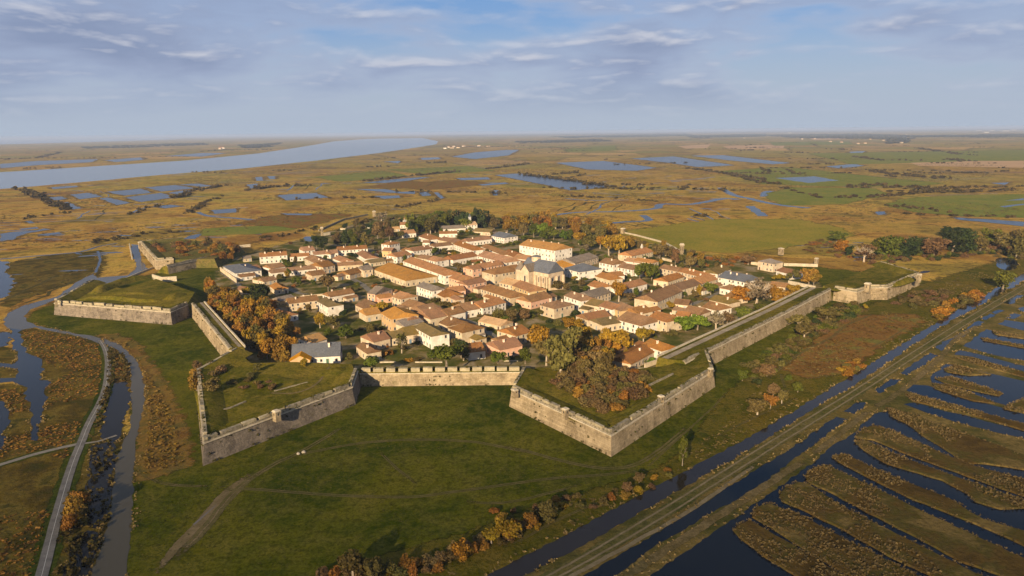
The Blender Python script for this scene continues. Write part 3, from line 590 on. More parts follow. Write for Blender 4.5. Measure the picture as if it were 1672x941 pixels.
def sentry(p, w, h, label, cat='sentry box', cap='flat'):
    """square stone post with plinth, shaft, cornice and capping, a slit in each face"""
    root = empty('sentry_box', p, rnd.uniform(.2, .9)); tag(root, label, cat, 'stone posts on the ramparts')
    def bx(hx, z0, z1, top=None):
        t = top or hx
        v = [(-hx, -hx, z0), (hx, -hx, z0), (hx, hx, z0), (-hx, hx, z0), (-t, -t, z1), (t, -t, z1), (t, t, z1), (-t, t, z1)]
        return v, [[0, 3, 2, 1], [4, 5, 6, 7], [0, 1, 5, 4], [1, 2, 6, 5], [2, 3, 7, 6], [3, 0, 4, 7]]
    link('shaft', mesh('shaft', *bx(w * .5, -1.2, h * .8, w * .46), SCARP), root)
    link('cornice', mesh('cornice', *bx(w * .58, h * .8 + .002, h * .88), CORDON), root)
    link('cap', mesh('cap', *bx(w * .54, h * .88 + .002, h, w * (.05 if cap == 'point' else .4)), CORDON), root)
    sm_ = mesh('slit', *shift(quadbox(.16, .03, h * .35, h * .65), 0, -w * .5, 0), GLASS)
    for i in range(4): link('slit', sm_, root, None, i * math.pi / 2)
for x, y, z, w, h, lb, cp in ((452, 682, 7.2, 2.0, 2.7, 'square stone post halfway along the dark bastion face', 'flat'), (923, 678, 7, 1.8, 2.6, 'stone post on the canal bastion face towards the meadow', 'flat'),
    (1079, 656, 7, 1.7, 2.4, 'stone post on the canal bastion face towards the canal', 'flat'), (1160, 611, 7, 1.5, 2.6, 'corner post where canal bastion meets the long curtain wall', 'flat'), (841, 644, 7, 1.8, 2.0, 'squat corner post where canal bastion meets the merlon curtain', 'flat'),
    (1416, 474, 7, 2.8, 4.6, 'tall square turret standing on the farthest right bastion', 'flat'), (1500, 458, 8, 2.0, 4.2, 'slim turret on the outer tip of the farthest right bastion', 'flat'),
    (228.5, 404, 7, 1.8, 5.0, 'slim turret at the corner above the harbour inlet', 'point'), (92, 495, 8, 1.2, 2.6, 'slim post on the tip of the hairpin bend bastion', 'flat'),
    (526, 383, 3, 2.4, 7.5, 'stone turret beside a low wall behind the dark green trees', 'flat'), (1113, 414, 1, 2.6, 8.4, 'tall pale stone tower rising behind the brown trees', 'flat'),
    (1017, 380, 1, 3.4, 4.6, 'square stone lodge at the edge of the big pasture', 'flat'), (1275, 414, 3, 3.2, 4.8, 'square stone watch post at the end of the pasture lane', 'point'), (1333, 428, 3, 2.2, 3.2, 'small white stone post on the low rampart path', 'flat'),
    (611, 352, 3, 4, 6, 'grey stone post by the bare tree at the far rampart', 'point')):
    sentry(at('f', x, y, z), w, h, lb, cap=cp)

def mound(parent, reg, fl, z, w, h, mat):
    P = smooth_line(px(reg, fl, z), False, 3); b = parent.location; v, cols_ = [], []
    prof = ((-1, 0), (-.55, .7), (-.2, 1), (.2, 1), (.55, .7), (1, 0))
    for j, p in enumerate(P):
        d = P[min(j + 1, len(P) - 1)] - P[max(j - 1, 0)]; nn = Vector((-d.y, d.x, 0)).normalized() * w / 2; e = min(1, min(j, len(P) - 1 - j) / 3); hh = h * e * rnd.uniform(.85, 1.1)
        for t, q in prof: v.append((p.x + nn.x * t - b.x, p.y + nn.y * t - b.y, z - .1 + hh * q - b.z))
    f = [[6 * j + u, 6 * j + u + 1, 6 * j + u + 7, 6 * j + u + 6] for j in range(len(P) - 1) for u in range(5)]
    link('earth_bank', mesh('earth_bank', v, f, mat, smooth=True), parent)
BA = [o for o in C.objects if o.name.split('.')[0] == 'bastion']
hair = next(o for o in BA if 'hairpin' in o['label']); dark = next(o for o in BA if 'dark stone' in o['label']); can = next(o for o in BA if 'pale stone bastion with brush' in o['label']); fr = next(o for o in BA if 'farthest right' in o['label'])
for pa, rg, fl, z, w_, h_ in ((hair, 'z1', [600, 600, 700, 560, 830, 520, 985, 490], 6.2, 9, 3.2), (hair, 'z1', [480, 640, 700, 625, 900, 645, 1060, 640], 6.2, 7, 2.0), (hair, 'z1', [1080, 640, 1150, 610, 1220, 600], 6.2, 9, 3.0), (hair, 'z1', [700, 600, 850, 590, 1000, 600], 6.2, 8, .9),
    (dark, 'z0', [270, 640, 420, 590, 660, 505, 800, 460, 1000, 390], 6.2, 6, 1.2), (dark, 'z0', [960, 300, 1040, 260, 1120, 250], 6.2, 9, 2.2), (dark, 'z0', [240, 620, 215, 480, 190, 380], 6.2, 5, 1.5), (dark, 'z0', [560, 290, 720, 330, 900, 330], 6.2, 10, .8),
    (can, 'z3', [700, 520, 850, 440, 1000, 360, 1120, 300], 6.0, 6, 1.3), (can, 'z3', [160, 330, 330, 400, 480, 480, 640, 540], 6.0, 6, 1.0), (can, 'z3', [130, 300, 200, 220, 280, 180], 6.0, 9, 1.8), (fr, 'z4', [1060, 180, 1150, 170, 1240, 175], 6.6, 8, 2.6), (fr, 'z4', [1290, 160, 1400, 150, 1500, 115], 6.6, 9, 2.2)):
    mound(pa, rg, fl, z, w_, h_, LAWN)
def gwall(reg, fl, h, t, label, mat=None, z=0.0, name='garden_wall', jag=.1):
    P = dens(px(reg, fl), 5); base = P[0].copy()
    v, f = solidwall(P, t, z - .1, z + h, 1, jag)
    o = link(name, mesh(name, [(x - base.x, y - base.y, z_) for x, y, z_ in v], f, mat or WALL['cream']), None, base)
    tag(o, label, 'wall', 'low walls'); return o
for reg, fl, h, t, lb, mt in (
    ('r1', [-5, 690, 210, 850], 3.2, .6, 'cream terrace wall below the slate-roofed hotel', WALL['cream']), ('q5', [1190, 325, 1520, 335], 2.2, .8, 'pale wall on the low rampart near the white posts', CORDON),
    ('q5', [1230, 500, 1490, 555], 2.4, .8, 'pale retaining wall at the end of the long curtain walk', CORDON), ('f', [1017, 381, 1040, 386, 1085, 398, 1113, 413], 1.6, .8, 'ruined stone wall climbing past the big pasture', CORDON),
    ('f', [600, 352, 560, 360, 520, 378], 2.0, 1.0, 'low mossy wall at the far left rampart', PARAPET), ('r1', [1370, 215, 1500, 200], 3.0, .8, 'cream wall beside the stone turret', CORDON),
    ('r1', [240, 375, 410, 360], 2.5, .7, 'short cream wall by the russet thicket', CORDON), ('r2', [130, 215, 215, 215], 2, .6, 'short pale wall before the far green trees', CORDON),
    ('r2', [500, 190, 620, 205], 2, .6, 'white wall behind the brown trees', WALL['white']), ('q6', [780, 160, 1100, 128], 1.4, .4, 'pale garden wall beside the lawn of the brown tree', WALL['cream']),
    ('s3', [460, 745, 640, 840], 1.8, .4, 'curving garden wall by the gabled house with arches', WALL['cream']), ('r4', [770, 590, 660, 610], 1.5, .4, 'low wall before the orange-roofed twin gables', WALL['cream']),
    ('s3', [740, 150, 880, 175], 2.2, .4, 'white wall closing the churchyard', WALL['white']), ('r4', [130, 790, 330, 770], 1.6, .4, 'stone wall along the church flank', WALL['stone']),
    ('s4', [1010, 345, 1100, 330], 2, .4, 'short wall beside the cream corner house', WALL['cream']), ('s4', [640, 640, 840, 650], 1.8, .4, 'grey yard wall before the long white house', WALL['grey']),
    ('q8', [1270, 845, 1425, 790], 2.2, .4, 'pale arched wall below the orange-roofed house by the curtain', WALL['cream']), ('q8', [960, 860, 1270, 860], 1.0, .4, 'low stone kerb wall at the bastion throat', CORDON),
    ('s6', [690, 755, 880, 755], .6, .4, 'thin pale wall behind the merlon curtain, under trees', CORDON), ('s5', [980, 690, 1350, 690], .6, .4, 'thin pale wall behind the merlons, middle of curtain', CORDON),
    ('s5', [500, 690, 720, 688], .6, .4, 'thin pale wall behind the merlons, by the red shrubs', CORDON), ('s2', [1060, 440, 1330, 380], 1.6, .4, 'garden wall in front of the overgrown orange roof', WALL['peach']),
    ('r3', [130, 700, 330, 740], 1.6, .4, 'garden wall along the lane behind the long white barracks', WALL['cream']), ('r3', [220, 560, 300, 600], 1.8, .4, 'pink garden wall beside the shaded yard', WALL['peach']),
    ('z1', [600, 595, 840, 495, 1000, 430], 1.2, .6, 'low wall along the quay lane beside the harbour', CORDON), ('z1', [990, 500, 1050, 520, 1150, 515], 3.5, .8, 'curved cream wall inside the hairpin bend bastion', CORDON),
    ('z1', [780, 660, 1040, 662], 1.2, .6, 'pale ledge wall on top of the hairpin bend bastion', CORDON), ('z1', [840, 290, 856, 375], 3, .8, 'brick quay wall on the far side of the inlet', CORDON),
    ('r5', [330, 225, 465, 245], 3, .6, 'cream ruined wall between the brown trees', WALL['cream']), ('r5', [340, 290, 465, 320], 2, .6, 'lower cream ruined wall between the brown trees', WALL['cream']),
    ('q5', [870, 310, 1050, 340], 2.4, .5, 'cream wall before the tall hip-roofed white house', WALL['cream'])):
    gwall(reg, fl, h, t, lb, mt)
gwall('z3', [740, 520, 860, 430, 1110, 300], .6, .6, 'stone ledge running along the canal bastion top', PARAPET, 6.1)
gwall('z0', [270, 640, 400, 600, 490, 560], .45, .6, 'short stone ledge on the dark bastion top', PARAPET, 6.2)
gwall('z0', [670, 490, 880, 430], .4, .5, 'broken stone ledge behind the square post, dark bastion', PARAPET, 6.2)
gwall('z0', [215, 400, 250, 560, 262, 640], 1.0, .7, 'inner stone ledge on the canal side of dark bastion', PARAPET, 6.2)

# ------------------------------------------------------------------ houses
def join(parts):
    v, f, mi = [], [], []
    for (pv, pf), m in parts:
        b = len(v); v += pv; f += [[b + i for i in q] for q in pf]; mi += [m] * len(pf)
    return v, f, mi
# a window: jambs, head, sill and a recessed dark pane; faces -y
wv, wf, wm = join([(shift(quadbox(.48, .015, -.68, .68), 0, -.02, 0), 0), (shift(quadbox(.07, .04, -.75, .75), -.52, -.03, 0), 1), (shift(quadbox(.07, .04, -.75, .75), .52, -.03, 0), 1),
                   (shift(quadbox(.59, .04, 0, .1), 0, -.03, .752), 1), (shift(quadbox(.66, .08, -.1, 0), 0, -.07, -.752), 1)])
WIN = mesh('window', wv, wf, [GLASS, FRAME], wm)
dv, df, dm = join([(shift(quadbox(.55, .03, 0, 2.1), 0, -.03, 0), 0), (shift(quadbox(.08, .05, 0, 2.15), -.64, -.04, 0), 1), (shift(quadbox(.08, .05, 0, 2.15), .64, -.04, 0), 1), (shift(quadbox(.72, .05, 0, .14), 0, -.04, 2.152), 1)])
DOOR = [mesh('door', dv, df, [d, FRAME], dm) for d in DOORS]
cv, cf, cm = join([(quadbox(.42, .3, -.8, 1.0), 0), (quadbox(.5, .38, 1.002, 1.18), 0), (shift(quadbox(.12, .12, 1.18, 1.5), -.18, 0, 0), 1), (shift(quadbox(.12, .12, 1.18, 1.45), .2, 0, 0), 1)])
CHI = mesh('chimney', cv, cf, [CHIM, ROOF['terra']], cm)

HOUSES = []
def roofmesh(L, W, h, rise, hipa, hipb, o=.32, t=.2):
    hl, hw = L / 2 + (o if (hipa or hipb) else .18), W / 2 + o; zl = h - o * rise / (W / 2); zr = h + rise
    xa = -hl + (hw if hipa else 0); xb = hl - (hw if hipb else 0)
    if xa > xb: xa = xb = (xa + xb) / 2
    top = [(-hl, -hw, zl), (hl, -hw, zl), (hl, hw, zl), (-hl, hw, zl), (xa, 0, zr), (xb, 0, zr)]
    v = [(x, y, z + .06) for x, y, z in top] + [(x, y, z + .06 - t) for x, y, z in top[:4]]
    f = [[0, 1, 5, 4], [2, 3, 4, 5], [1, 2, 5], [3, 0, 4], [0, 6, 7, 1], [1, 7, 8, 2], [2, 8, 9, 3], [3, 9, 6, 0]]
    if not hipa: f[3] = [3, 0, 4]
    # ridge cap tiles
    b = len(v)
    if xb - xa > .5:
        v += [(xa, -.18, zr + .02), (xb, -.18, zr + .02), (xb, .18, zr + .02), (xa, .18, zr + .02), (xa, 0, zr + .19), (xb, 0, zr + .19)]
        f += [[b, b + 1, b + 5, b + 4], [b + 2, b + 3, b + 4, b + 5], [b + 1, b + 2, b + 5], [b + 3, b, b + 4]]
    return v, f
def house(reg, ax, ay, bx, by, w, h, wall, roof, ch=1, pitch=.36, hip='', win=True, label=None, special=None, far=False):
    A, B = at(reg, ax, ay, h), at(reg, bx, by, h)
    d = B - A; L = d.length; u = d / L; n = Vector((-u.y, u.x, 0))
    if n.dot((A + B) / 2) < 0: n = -n
    if hasattr(w, '__len__'):
        w = abs((at(reg, w[0], w[1], h) - B).dot(n)); w = max(6, min(20, w))
    else: w *= 1.2
    A, B = A - u * L * .03, B + u * L * .03; L *= 1.06
    ctr = (A + B) / 2 + n * (w / 2); ctr.z = 0
    if n.dot(Vector((-u.y, u.x, 0))) < 0: u = -u; hip = hip.translate(str.maketrans('ab', 'ba'))
    ang = math.atan2(u.y, u.x)
    root = empty('house', ctr, ang)
    W = w; rise = W / 2 * pitch
    hl, hw = L / 2, W / 2
    ga, gb = 'a' not in hip, 'b' not in hip
    v = [(-hl, -hw, -.3), (hl, -hw, -.3), (hl, hw, -.3), (-hl, hw, -.3), (-hl, -hw, h), (hl, -hw, h), (hl, hw, h), (-hl, hw, h)]
    f = [[0, 1, 5, 4], [2, 3, 7, 6]]
    if gb: v.append((hl, 0, h + rise)); f.append([1, 2, 6, len(v) - 1, 5])
    else: f.append([1, 2, 6, 5])
    if ga: v.append((-hl, 0, h + rise)); f.append([3, 0, 4, len(v) - 1, 7])
    else: f.append([3, 0, 4, 7])
    link('wall', mesh('wall', v, f, WALL[wall]), root)
    ro = link('roof', mesh('roof', *roofmesh(L, W, h, rise, not ga, not gb), ROOF[roof]), root)
    for i in range(ch):
        x = (-.82 + 1.64 * (i + rnd.uniform(.2, .8)) / ch) * hl
        link('chimney', CHI, ro, (x, rnd.choice((-.15, .12)) * W, h + rise * .75), 0 if rnd.random() < .5 else math.pi / 2, (1, 1, rnd.uniform(.9, 1.25)))
    if win:
        rows = [1.55] if h < 4.7 else [1.5, h - 1.35] if h < 8.6 else [1.6, 4.6, h - 1.4]
        if h < 2.6: rows = [1.3]
        for (len_, ox, oy, rot, gap) in ((L, 0, -hw, 0, 3.0), (W, hl, 0, math.pi / 2, 3.6), (W, -hl, 0, -math.pi / 2, 3.6)):
            k = max(1, min(11, int(len_ / gap))); door = rnd.randrange(k) if (rot == 0 or rnd.random() < .3) else -1
            for r_, z in enumerate(rows):
                for i in range(k):
                    s = (i + .5 + rnd.uniform(-.12, .12)) / k * len_ - len_ / 2
                    if rnd.random() < (.10 if rot == 0 else .3): continue
                    p = (ox + s, oy, z) if rot == 0 else (ox, s, z)
                    if r_ == 0 and i == door:
                        link('door', rnd.choice(DOOR), root, (p[0], p[1], 0.02), rot)
                    else:
                        sc = .8 if h < 3.4 else 1.0
                        link('window', WIN, root, p, rot, (sc * rnd.uniform(.8, 1.05), 1, sc * rnd.uniform(.7, 1.1)))
    HOUSES.append(dict(o=root, p=ctr, L=L, W=W, h=h, wall=wall, roof=roof, hip=hip, label=label))
    return root
HL = [
 ('r1', 40, 625, 195, 715, 15, 5.5, 'white', 'slate', 1, .22, 'ab', 'white hotel with flat-pitched slate roof above the cream terrace wall'),
 ('r1', 400, 665, 545, 640, 8, 4, 'white', 'terra', 0), ('r1', 275, 770, 470, 745, 7, 3, 'white', 'brown', 0), ('r1', 545, 495, 895, 470, 9, 6, 'white', 'terra', 3),
 ('r1', 690, 655, 875, 625, 10, 4, 'white', 'brown', 0), ('r1', 705, 715, 1280, 655, 8, 3.6, 'white', 'brown', 1), ('r1', 1250, 750, 1430, 725, 10, 4.2, 'cream', 'brown', 0),
 ('r1', 1145, 515, 1310, 592, 10, 5, 'cream', 'brown', 1), ('r1', 1395, 635, 1550, 607, 13, 5.2, 'cream', 'brown', 1), ('r1', 950, 495, 1200, 480, 7, 4, 'white', 'terra', 0), ('r1', 1290, 465, 1590, 440, 8, 4, 'white', 'terra', 1),
 ('r1', 1130, 415, 1280, 400, 10, 5, 'white', 'terra', 1), ('r1', 590, 830, 760, 800, 7, 3, 'cream', 'brown', 0), ('r1', 670, 890, 740, 940, 7, 3.5, 'cream', 'orange', 0), ('r1', 320, 520, 420, 510, 6, 3, 'cream', 'grey', 0),
 ('r2', 30, 600, 150, 645, 8, 3.6, 'white', 'terra', 0), ('r2', 0, 545, 85, 525, 7, 3.6, 'white', 'terra', 0),
 ('r2', 110, 490, 490, 465, 9, 5, 'white', 'terra', 2), ('r2', 350, 530, 470, 602, 9, 4, 'white', 'terra', 0), ('r2', 545, 660, 745, 632, 8, 3.2, 'cream', 'olive', 0), ('r2', 105, 700, 425, 680, 8, 4, 'cream', 'brown', 1),
 ('r2', 265, 820, 450, 772, 10, 3.6, 'cream', 'brown', 0), ('r2', 450, 760, 570, 745, 9, 5.4, 'cream', 'grey', 0), ('r2', 800, 415, 935, 390, 8, 8, 'white', 'orange', 1, .4, 'ab', 'tall square white house under a pyramid of orange tiles'),
 ('r2', 905, 580, 1095, 547, 11, 5.5, 'white', 'terra', 0), ('r2', 700, 495, 820, 500, 8, 5.4, 'ochre', 'terra', 0), ('r2', 1130, 500, 1370, 467, 10, 6, 'white', 'terra', 1), ('r2', 950, 487, 1090, 522, 8, 3, 'white', 'brown', 0),
 ('r2', 1000, 640, 1530, 828, 11, 6.4, 'white', 'terra', 0, .36, '', 'very long white barracks with brown-orange roof in the middle of town'),
 ('r2', 600, 755, 1005, 897, 20, 4.6, 'cream', 'ochre', 0, .3, 'b', 'wide ochre-roofed hall with a hipped end, largest roof in town'),
 ('r2', 1310, 615, 1430, 642, 10, 5, 'white', 'terra', 0), ('r2', 1170, 590, 1310, 610, 8, 3, 'cream', 'brown', 0), ('r2', 1200, 300, 1340, 345, 12, 4.5, 'white', 'terra', 1), ('r3', 130, 388, 330, 428, 11, 4.5, 'cream', 'terra', 0),
 ('r2', 1250, 385, 1340, 385, 6, 3.6, 'white', 'terra', 0), ('r2', 945, 145, 1110, 140, 10, 4, 'white', 'terra', 0), ('r2', 1000, 265, 1155, 252, 10, 4.4, 'white', 'orange', 1), ('r2', 940, 72, 1030, 66, 6, 3, 'white', 'peach', 0),
 ('r2', 855, 200, 940, 195, 7, 3, 'cream', 'peach', 0), ('r2', 650, 150, 770, 145, 9, 3.6, 'white', 'terra', 0), ('r3', 85, 482, 320, 457, 8, 4.4, 'white', 'brown', 0),
 ('r3', 170, 245, 495, 227, 10, 4, 'white', 'grey', 0), ('r3', 150, 307, 380, 302, 8, 4, 'white', 'terra', 0), ('r3', 500, 190, 655, 180, 10, 6.5, 'white', 'peach', 0, .4, '', 'tall white house with a dark slender belfry before the far green trees'),
 ('r3', 600, 272, 830, 287, 11, 3.6, 'cream', 'olive', 0), ('r3', 860, 335, 1015, 362, 14, 5.4, 'white', 'slate', 1, .36, '', 'white building with violet-grey slate roof left of the big two-storey barracks'),
 ('r3', 540, 412, 850, 377, 9, 4.4, 'white', 'terra', 1), ('r3', 340, 447, 590, 532, 10, 5, 'white', 'terra', 1), ('r3', 715, 482, 1000, 592, 8, 4, 'white', 'brown', 0), ('r3', 1000, 560, 1150, 620, 10, 4, 'cream', 'red', 1),
 ('r3', 340, 662, 660, 607, 10, 4.6, 'white', 'red', 1), ('r3', 670, 607, 1030, 697, 12, 5, 'white', 'terra', 0), ('r3', 590, 702, 740, 692, 7, 2.8, 'cream', 'red', 0), ('r3', 600, 792, 715, 772, 9, 6, 'peach', 'terra', 1),
 ('r3', 905, 857, 1270, 797, 12, 7.2, 'cream', 'brown', 0, .36, 'a', 'big pink and cream hip-roofed house adjoining the church on its left'), ('r3', 720, 772, 1010, 722, 9, 5, 'peach', 'terra', 2), ('r3', 1150, 637, 1320, 657, 10, 4.6, 'white', 'orange', 0),
 ('r3', 1245, 460, 1698, 533, (2022, 495), 9.5, 'white', 'ochre', 4, .36, '', 'huge two-storey barracks with orange roof and pedimented gable'),
 ('r4', 500, 417, 800, 332, 14, 5, 'stone', 'grey', 0, .3, '', 'stone building with grey roof between the barracks and the slate hip roof'), ('r4', 215, 420, 345, 472, 9, 4, 'stone', 'ochre', 0),
 ('r4', 350, 482, 540, 532, (875, 482), 6, 'white', 'slate', 0, .38, 'ab', 'white house under a large slate hip roof right of the church'),
 ('r4', 825, 402, 1000, 437, 11, 6, 'white', 'brown', 1), ('r4', 1075, 467, 1260, 502, 9, 5, 'white', 'brown', 1), ('r4', 1160, 382, 1380, 412, 8, 4, 'white', 'orange', 0), ('r4', 1300, 378, 1530, 412, 7, 5, 'cream', 'orange', 1),
 ('r4', 1270, 317, 1545, 257, 11, 5, 'cream', 'terra', 0, .4, '', 'chapel-like cream house with small white bell gable'), ('r4', 775, 592, 960, 642, 9, 4.4, 'cream', 'orange', 0), ('r4', 1040, 592, 1160, 582, 9, 4.4, 'white', 'orange', 0),
 ('r4', 665, 712, 810, 752, 9, 4, 'white', 'terra', 0), ('r4', 720, 882, 970, 812, 10, 5, 'cream', 'grey', 0), ('s4', 15, 190, 235, 262, 9, 6.2, 'white', 'brown', 2), ('s4', 240, 292, 480, 337, 9, 4.4, 'cream', 'olive', 0),
 ('s4', 482, 327, 650, 377, 9, 4.8, 'white', 'terra', 0), ('s4', 660, 352, 770, 397, 10, 4.8, 'ochre', 'brown', 0), ('s4', 870, 92, 1130, 27, 9, 4.6, 'white', 'terra', 1),
 ('r5', 290, 852, 608, 712, 12, 6, 'cream', 'brown', 2), ('r5', 610, 690, 890, 610, 10, 5, 'cream', 'brown', 1), ('r5', 892, 602, 1090, 547, 11, 5.4, 'cream', 'orange', 1),
 ('r5', 310, 397, 550, 442, 8, 5, 'stone', 'brown', 2), ('r5', 572, 442, 890, 522, 9, 5, 'cream', 'terra', 3), ('r5', 430, 582, 640, 512, 9, 4, 'cream', 'terra', 0), ('r5', 1100, 477, 1275, 412, 10, 5, 'white', 'olive', 1),
 ('r5', 1115, 522, 1460, 587, 13, 5.4, 'white', 'slate', 3, .4, '', 'long white house with dark slate roof near the big bare tree'), ('r5', 1130, 667, 1260, 692, 9, 4, 'white', 'brown', 1, .36, 'ab'), ('r5', 500, 882, 690, 902, 8, 3, 'cream', 'brown', 0),
 ('q5', 210, 772, 360, 802, 10, 3.5, 'cream', 'brown', 1), ('q5', 400, 722, 540, 757, 10, 3.5, 'white', 'brown', 1), ('q5', 470, 652, 650, 692, 9, 3, 'cream', 'olive', 1), ('q5', 600, 622, 700, 652, 9, 3, 'cream', 'brown', 0), ('q5', 140, 802, 260, 817, 6, 2.8, 'cream', 'terra', 0),
 ('q5', 945, 277, 1085, 302, 9, 6.4, 'cream', 'grey', 0, .38, 'ab', 'tall cream house with grey hip roof at the edge of town near the white posts'), ('q5', 1120, 367, 1250, 402, 9, 4, 'white', 'red', 0), ('q5', 1050, 512, 1200, 532, 8, 3, 'cream', 'brown', 0),
 ('s1', 280, 462, 660, 417, 9, 5, 'cream', 'brown', 3), ('s1', 655, 432, 790, 507, (1015, 482), 6, 'white', 'olive', 2), ('s1', 830, 372, 1145, 317, 8, 4.2, 'white', 'brown', 2), ('s1', 125, 620, 190, 645, 7, 3.5, 'grey', 'terra', 0),
 ('s1', 160, 432, 350, 392, 8, 4, 'ochre', 'grey', 0), ('s1', 1170, 482, 1310, 542, 10, 4, 'cream', 'brown', 0), ('s1', 1320, 622, 1510, 592, 9, 4, 'cream', 'ochre', 0), ('s2', 190, 592, 318, 672, (640, 590), 7, 'ochre', 'ochre', 0),
 ('s2', 370, 692, 490, 732, 10, 4.4, 'cream', 'terra', 0), ('s2', 510, 772, 755, 707, 9, 4, 'cream', 'grey', 0), ('s2', 640, 785, 860, 907, (1100, 862), 6.5, 'white', 'olive', 0), ('s5', 870, 312, 1040, 287, 10, 4.5, 'cream', 'olive', 0), ('s5', 660, 352, 870, 322, 9, 4, 'cream', 'olive', 0),
 ('s5', 420, 402, 635, 352, 10, 4.5, 'cream', 'red', 1), ('s5', 185, 462, 330, 557, (515, 522), 4, 'cream', 'brown', 1), ('s2', 335, 367, 450, 402, (655, 350), 6, 'cream', 'orange', 0), ('s2', 0, 322, 100, 337, 13, 5, 'peach', 'grey', 0), ('s2', 170, 392, 330, 372, 6, 3.5, 'peach', 'orange', 0),
 ('s2', 670, 227, 870, 292, (1045, 258), 6, 'white', 'grey', 0), ('s2', 940, 332, 1040, 377, 11, 3.5, 'cream', 'terra', 0), ('s2', 1160, 302, 1330, 282, 8, 3.5, 'peach', 'terra', 0), ('s2', 1110, 112, 1290, 162, 10, 6.5, 'peach', 'terra', 0), ('s2', 1360, 212, 1610, 162, 9, 5.5, 'peach', 'red', 1),
 ('s2', 1285, 165, 1370, 190, 9, 4.6, 'peach', 'grey', 0), ('s3', 220, 267, 600, 387, (845, 350), 5, 'cream', 'brown', 1), ('s3', 465, 177, 640, 217, 11, 5, 'cream', 'peach', 0), ('s3', 642, 217, 865, 300, (1055, 255), 5.2, 'ochre', 'terra', 0),
 ('s3', 900, 442, 1170, 372, 10, 4.5, 'peach', 'brown', 1), ('s3', 1020, 482, 1200, 532, (1460, 468), 6, 'stone', 'brown', 2, .32, 'ab', 'square stone house with brown hip roof above the brown and green trees'),
 ('s3', 0, 562, 205, 527, 11, 4.5, 'white', 'brown', 1), ('s3', 240, 522, 540, 447, 10, 5, 'white', 'terra', 1), ('s2', 860, 672, 1095, 622, 13, 4.5, 'cream', 'terra', 1), ('s2', 1105, 627, 1325, 577, 10, 4.5, 'white', 'brown', 1),
 ('s2', 770, 582, 980, 532, 10, 4, 'cream', 'brown', 0), ('s2', 470, 472, 660, 532, 9, 3.5, 'cream', 'brown', 0), ('s2', 980, 722, 1090, 767, 10, 4, 'cream', 'brown', 1), ('s2', 1100, 792, 1280, 857, (1575, 785), 6, 'cream', 'brown', 0, .36, 'ab'),
 ('s6', 350, 202, 640, 267, 8, 2.8, 'cream', 'peach', 0), ('s6', 855, 402, 1050, 347, 11, 5, 'cream', 'terra', 2), ('s6', 215, 627, 430, 600, 10, 4, 'white', 'terra', 0), ('s6', 640, 592, 930, 532, 10, 4.5, 'peach', 'red', 1), ('s6', 130, 422, 430, 387, 6, 2.8, 'grey', 'grey', 0),
 ('s4', 730, 512, 1045, 597, 13, 5, 'white', 'brown', 1), ('s4', 1020, 442, 1210, 402, 10, 4, 'cream', 'brown', 1), ('s4', 1165, 482, 1400, 547, (1600, 495), 6, 'cream', 'terra', 1), ('s4', 350, 522, 640, 467, 9, 3.5, 'cream', 'red', 1), ('s4', 540, 592, 790, 552, 10, 4, 'cream', 'olive', 1),
 ('q8', 1250, 612, 1425, 672, (1555, 627), 5, 'white', 'orange', 1), ('q8', 1140, 797, 1390, 662, 9, 3.6, 'stone', 'terra', 1),
 ('q6', 705, 738, 1150, 714, (1212, 655), 3.7, 'white', 'slate', 2, 1.1, '', 'white slate-roofed house with dark windows standing above the front meadow bastion'),
 ('q6', 910, 592, 1030, 557, 10, 3.6, 'white', 'peach', 0), ('q6', 150, 77, 215, 82, 6, 3, 'cream', 'terra', 0),
]
for it in HL:
    it = list(it); lb = None
    if isinstance(it[-1], str) and ' ' in it[-1]: lb = it.pop()
    ch = it[9] if len(it) > 9 else 0; pt = it[10] if len(it) > 10 else rnd.uniform(.32, .42); hp = it[11] if len(it) > 11 else ''
    house(*it[:9], ch=ch, pitch=pt, hip=hp, label=lb)
def free_spot(p, r):
    for h_ in HOUSES:
        d = p - h_['p']; a = -h_['o'].rotation_euler.z; x = d.x * math.cos(a) - d.y * math.sin(a); y = d.x * math.sin(a) + d.y * math.cos(a)
        if abs(x) < h_['L'] / 2 + r and abs(y) < h_['W'] / 2 + r: return False
    return True
n_a = 0
base_h = list(HOUSES); rnd.shuffle(base_h)
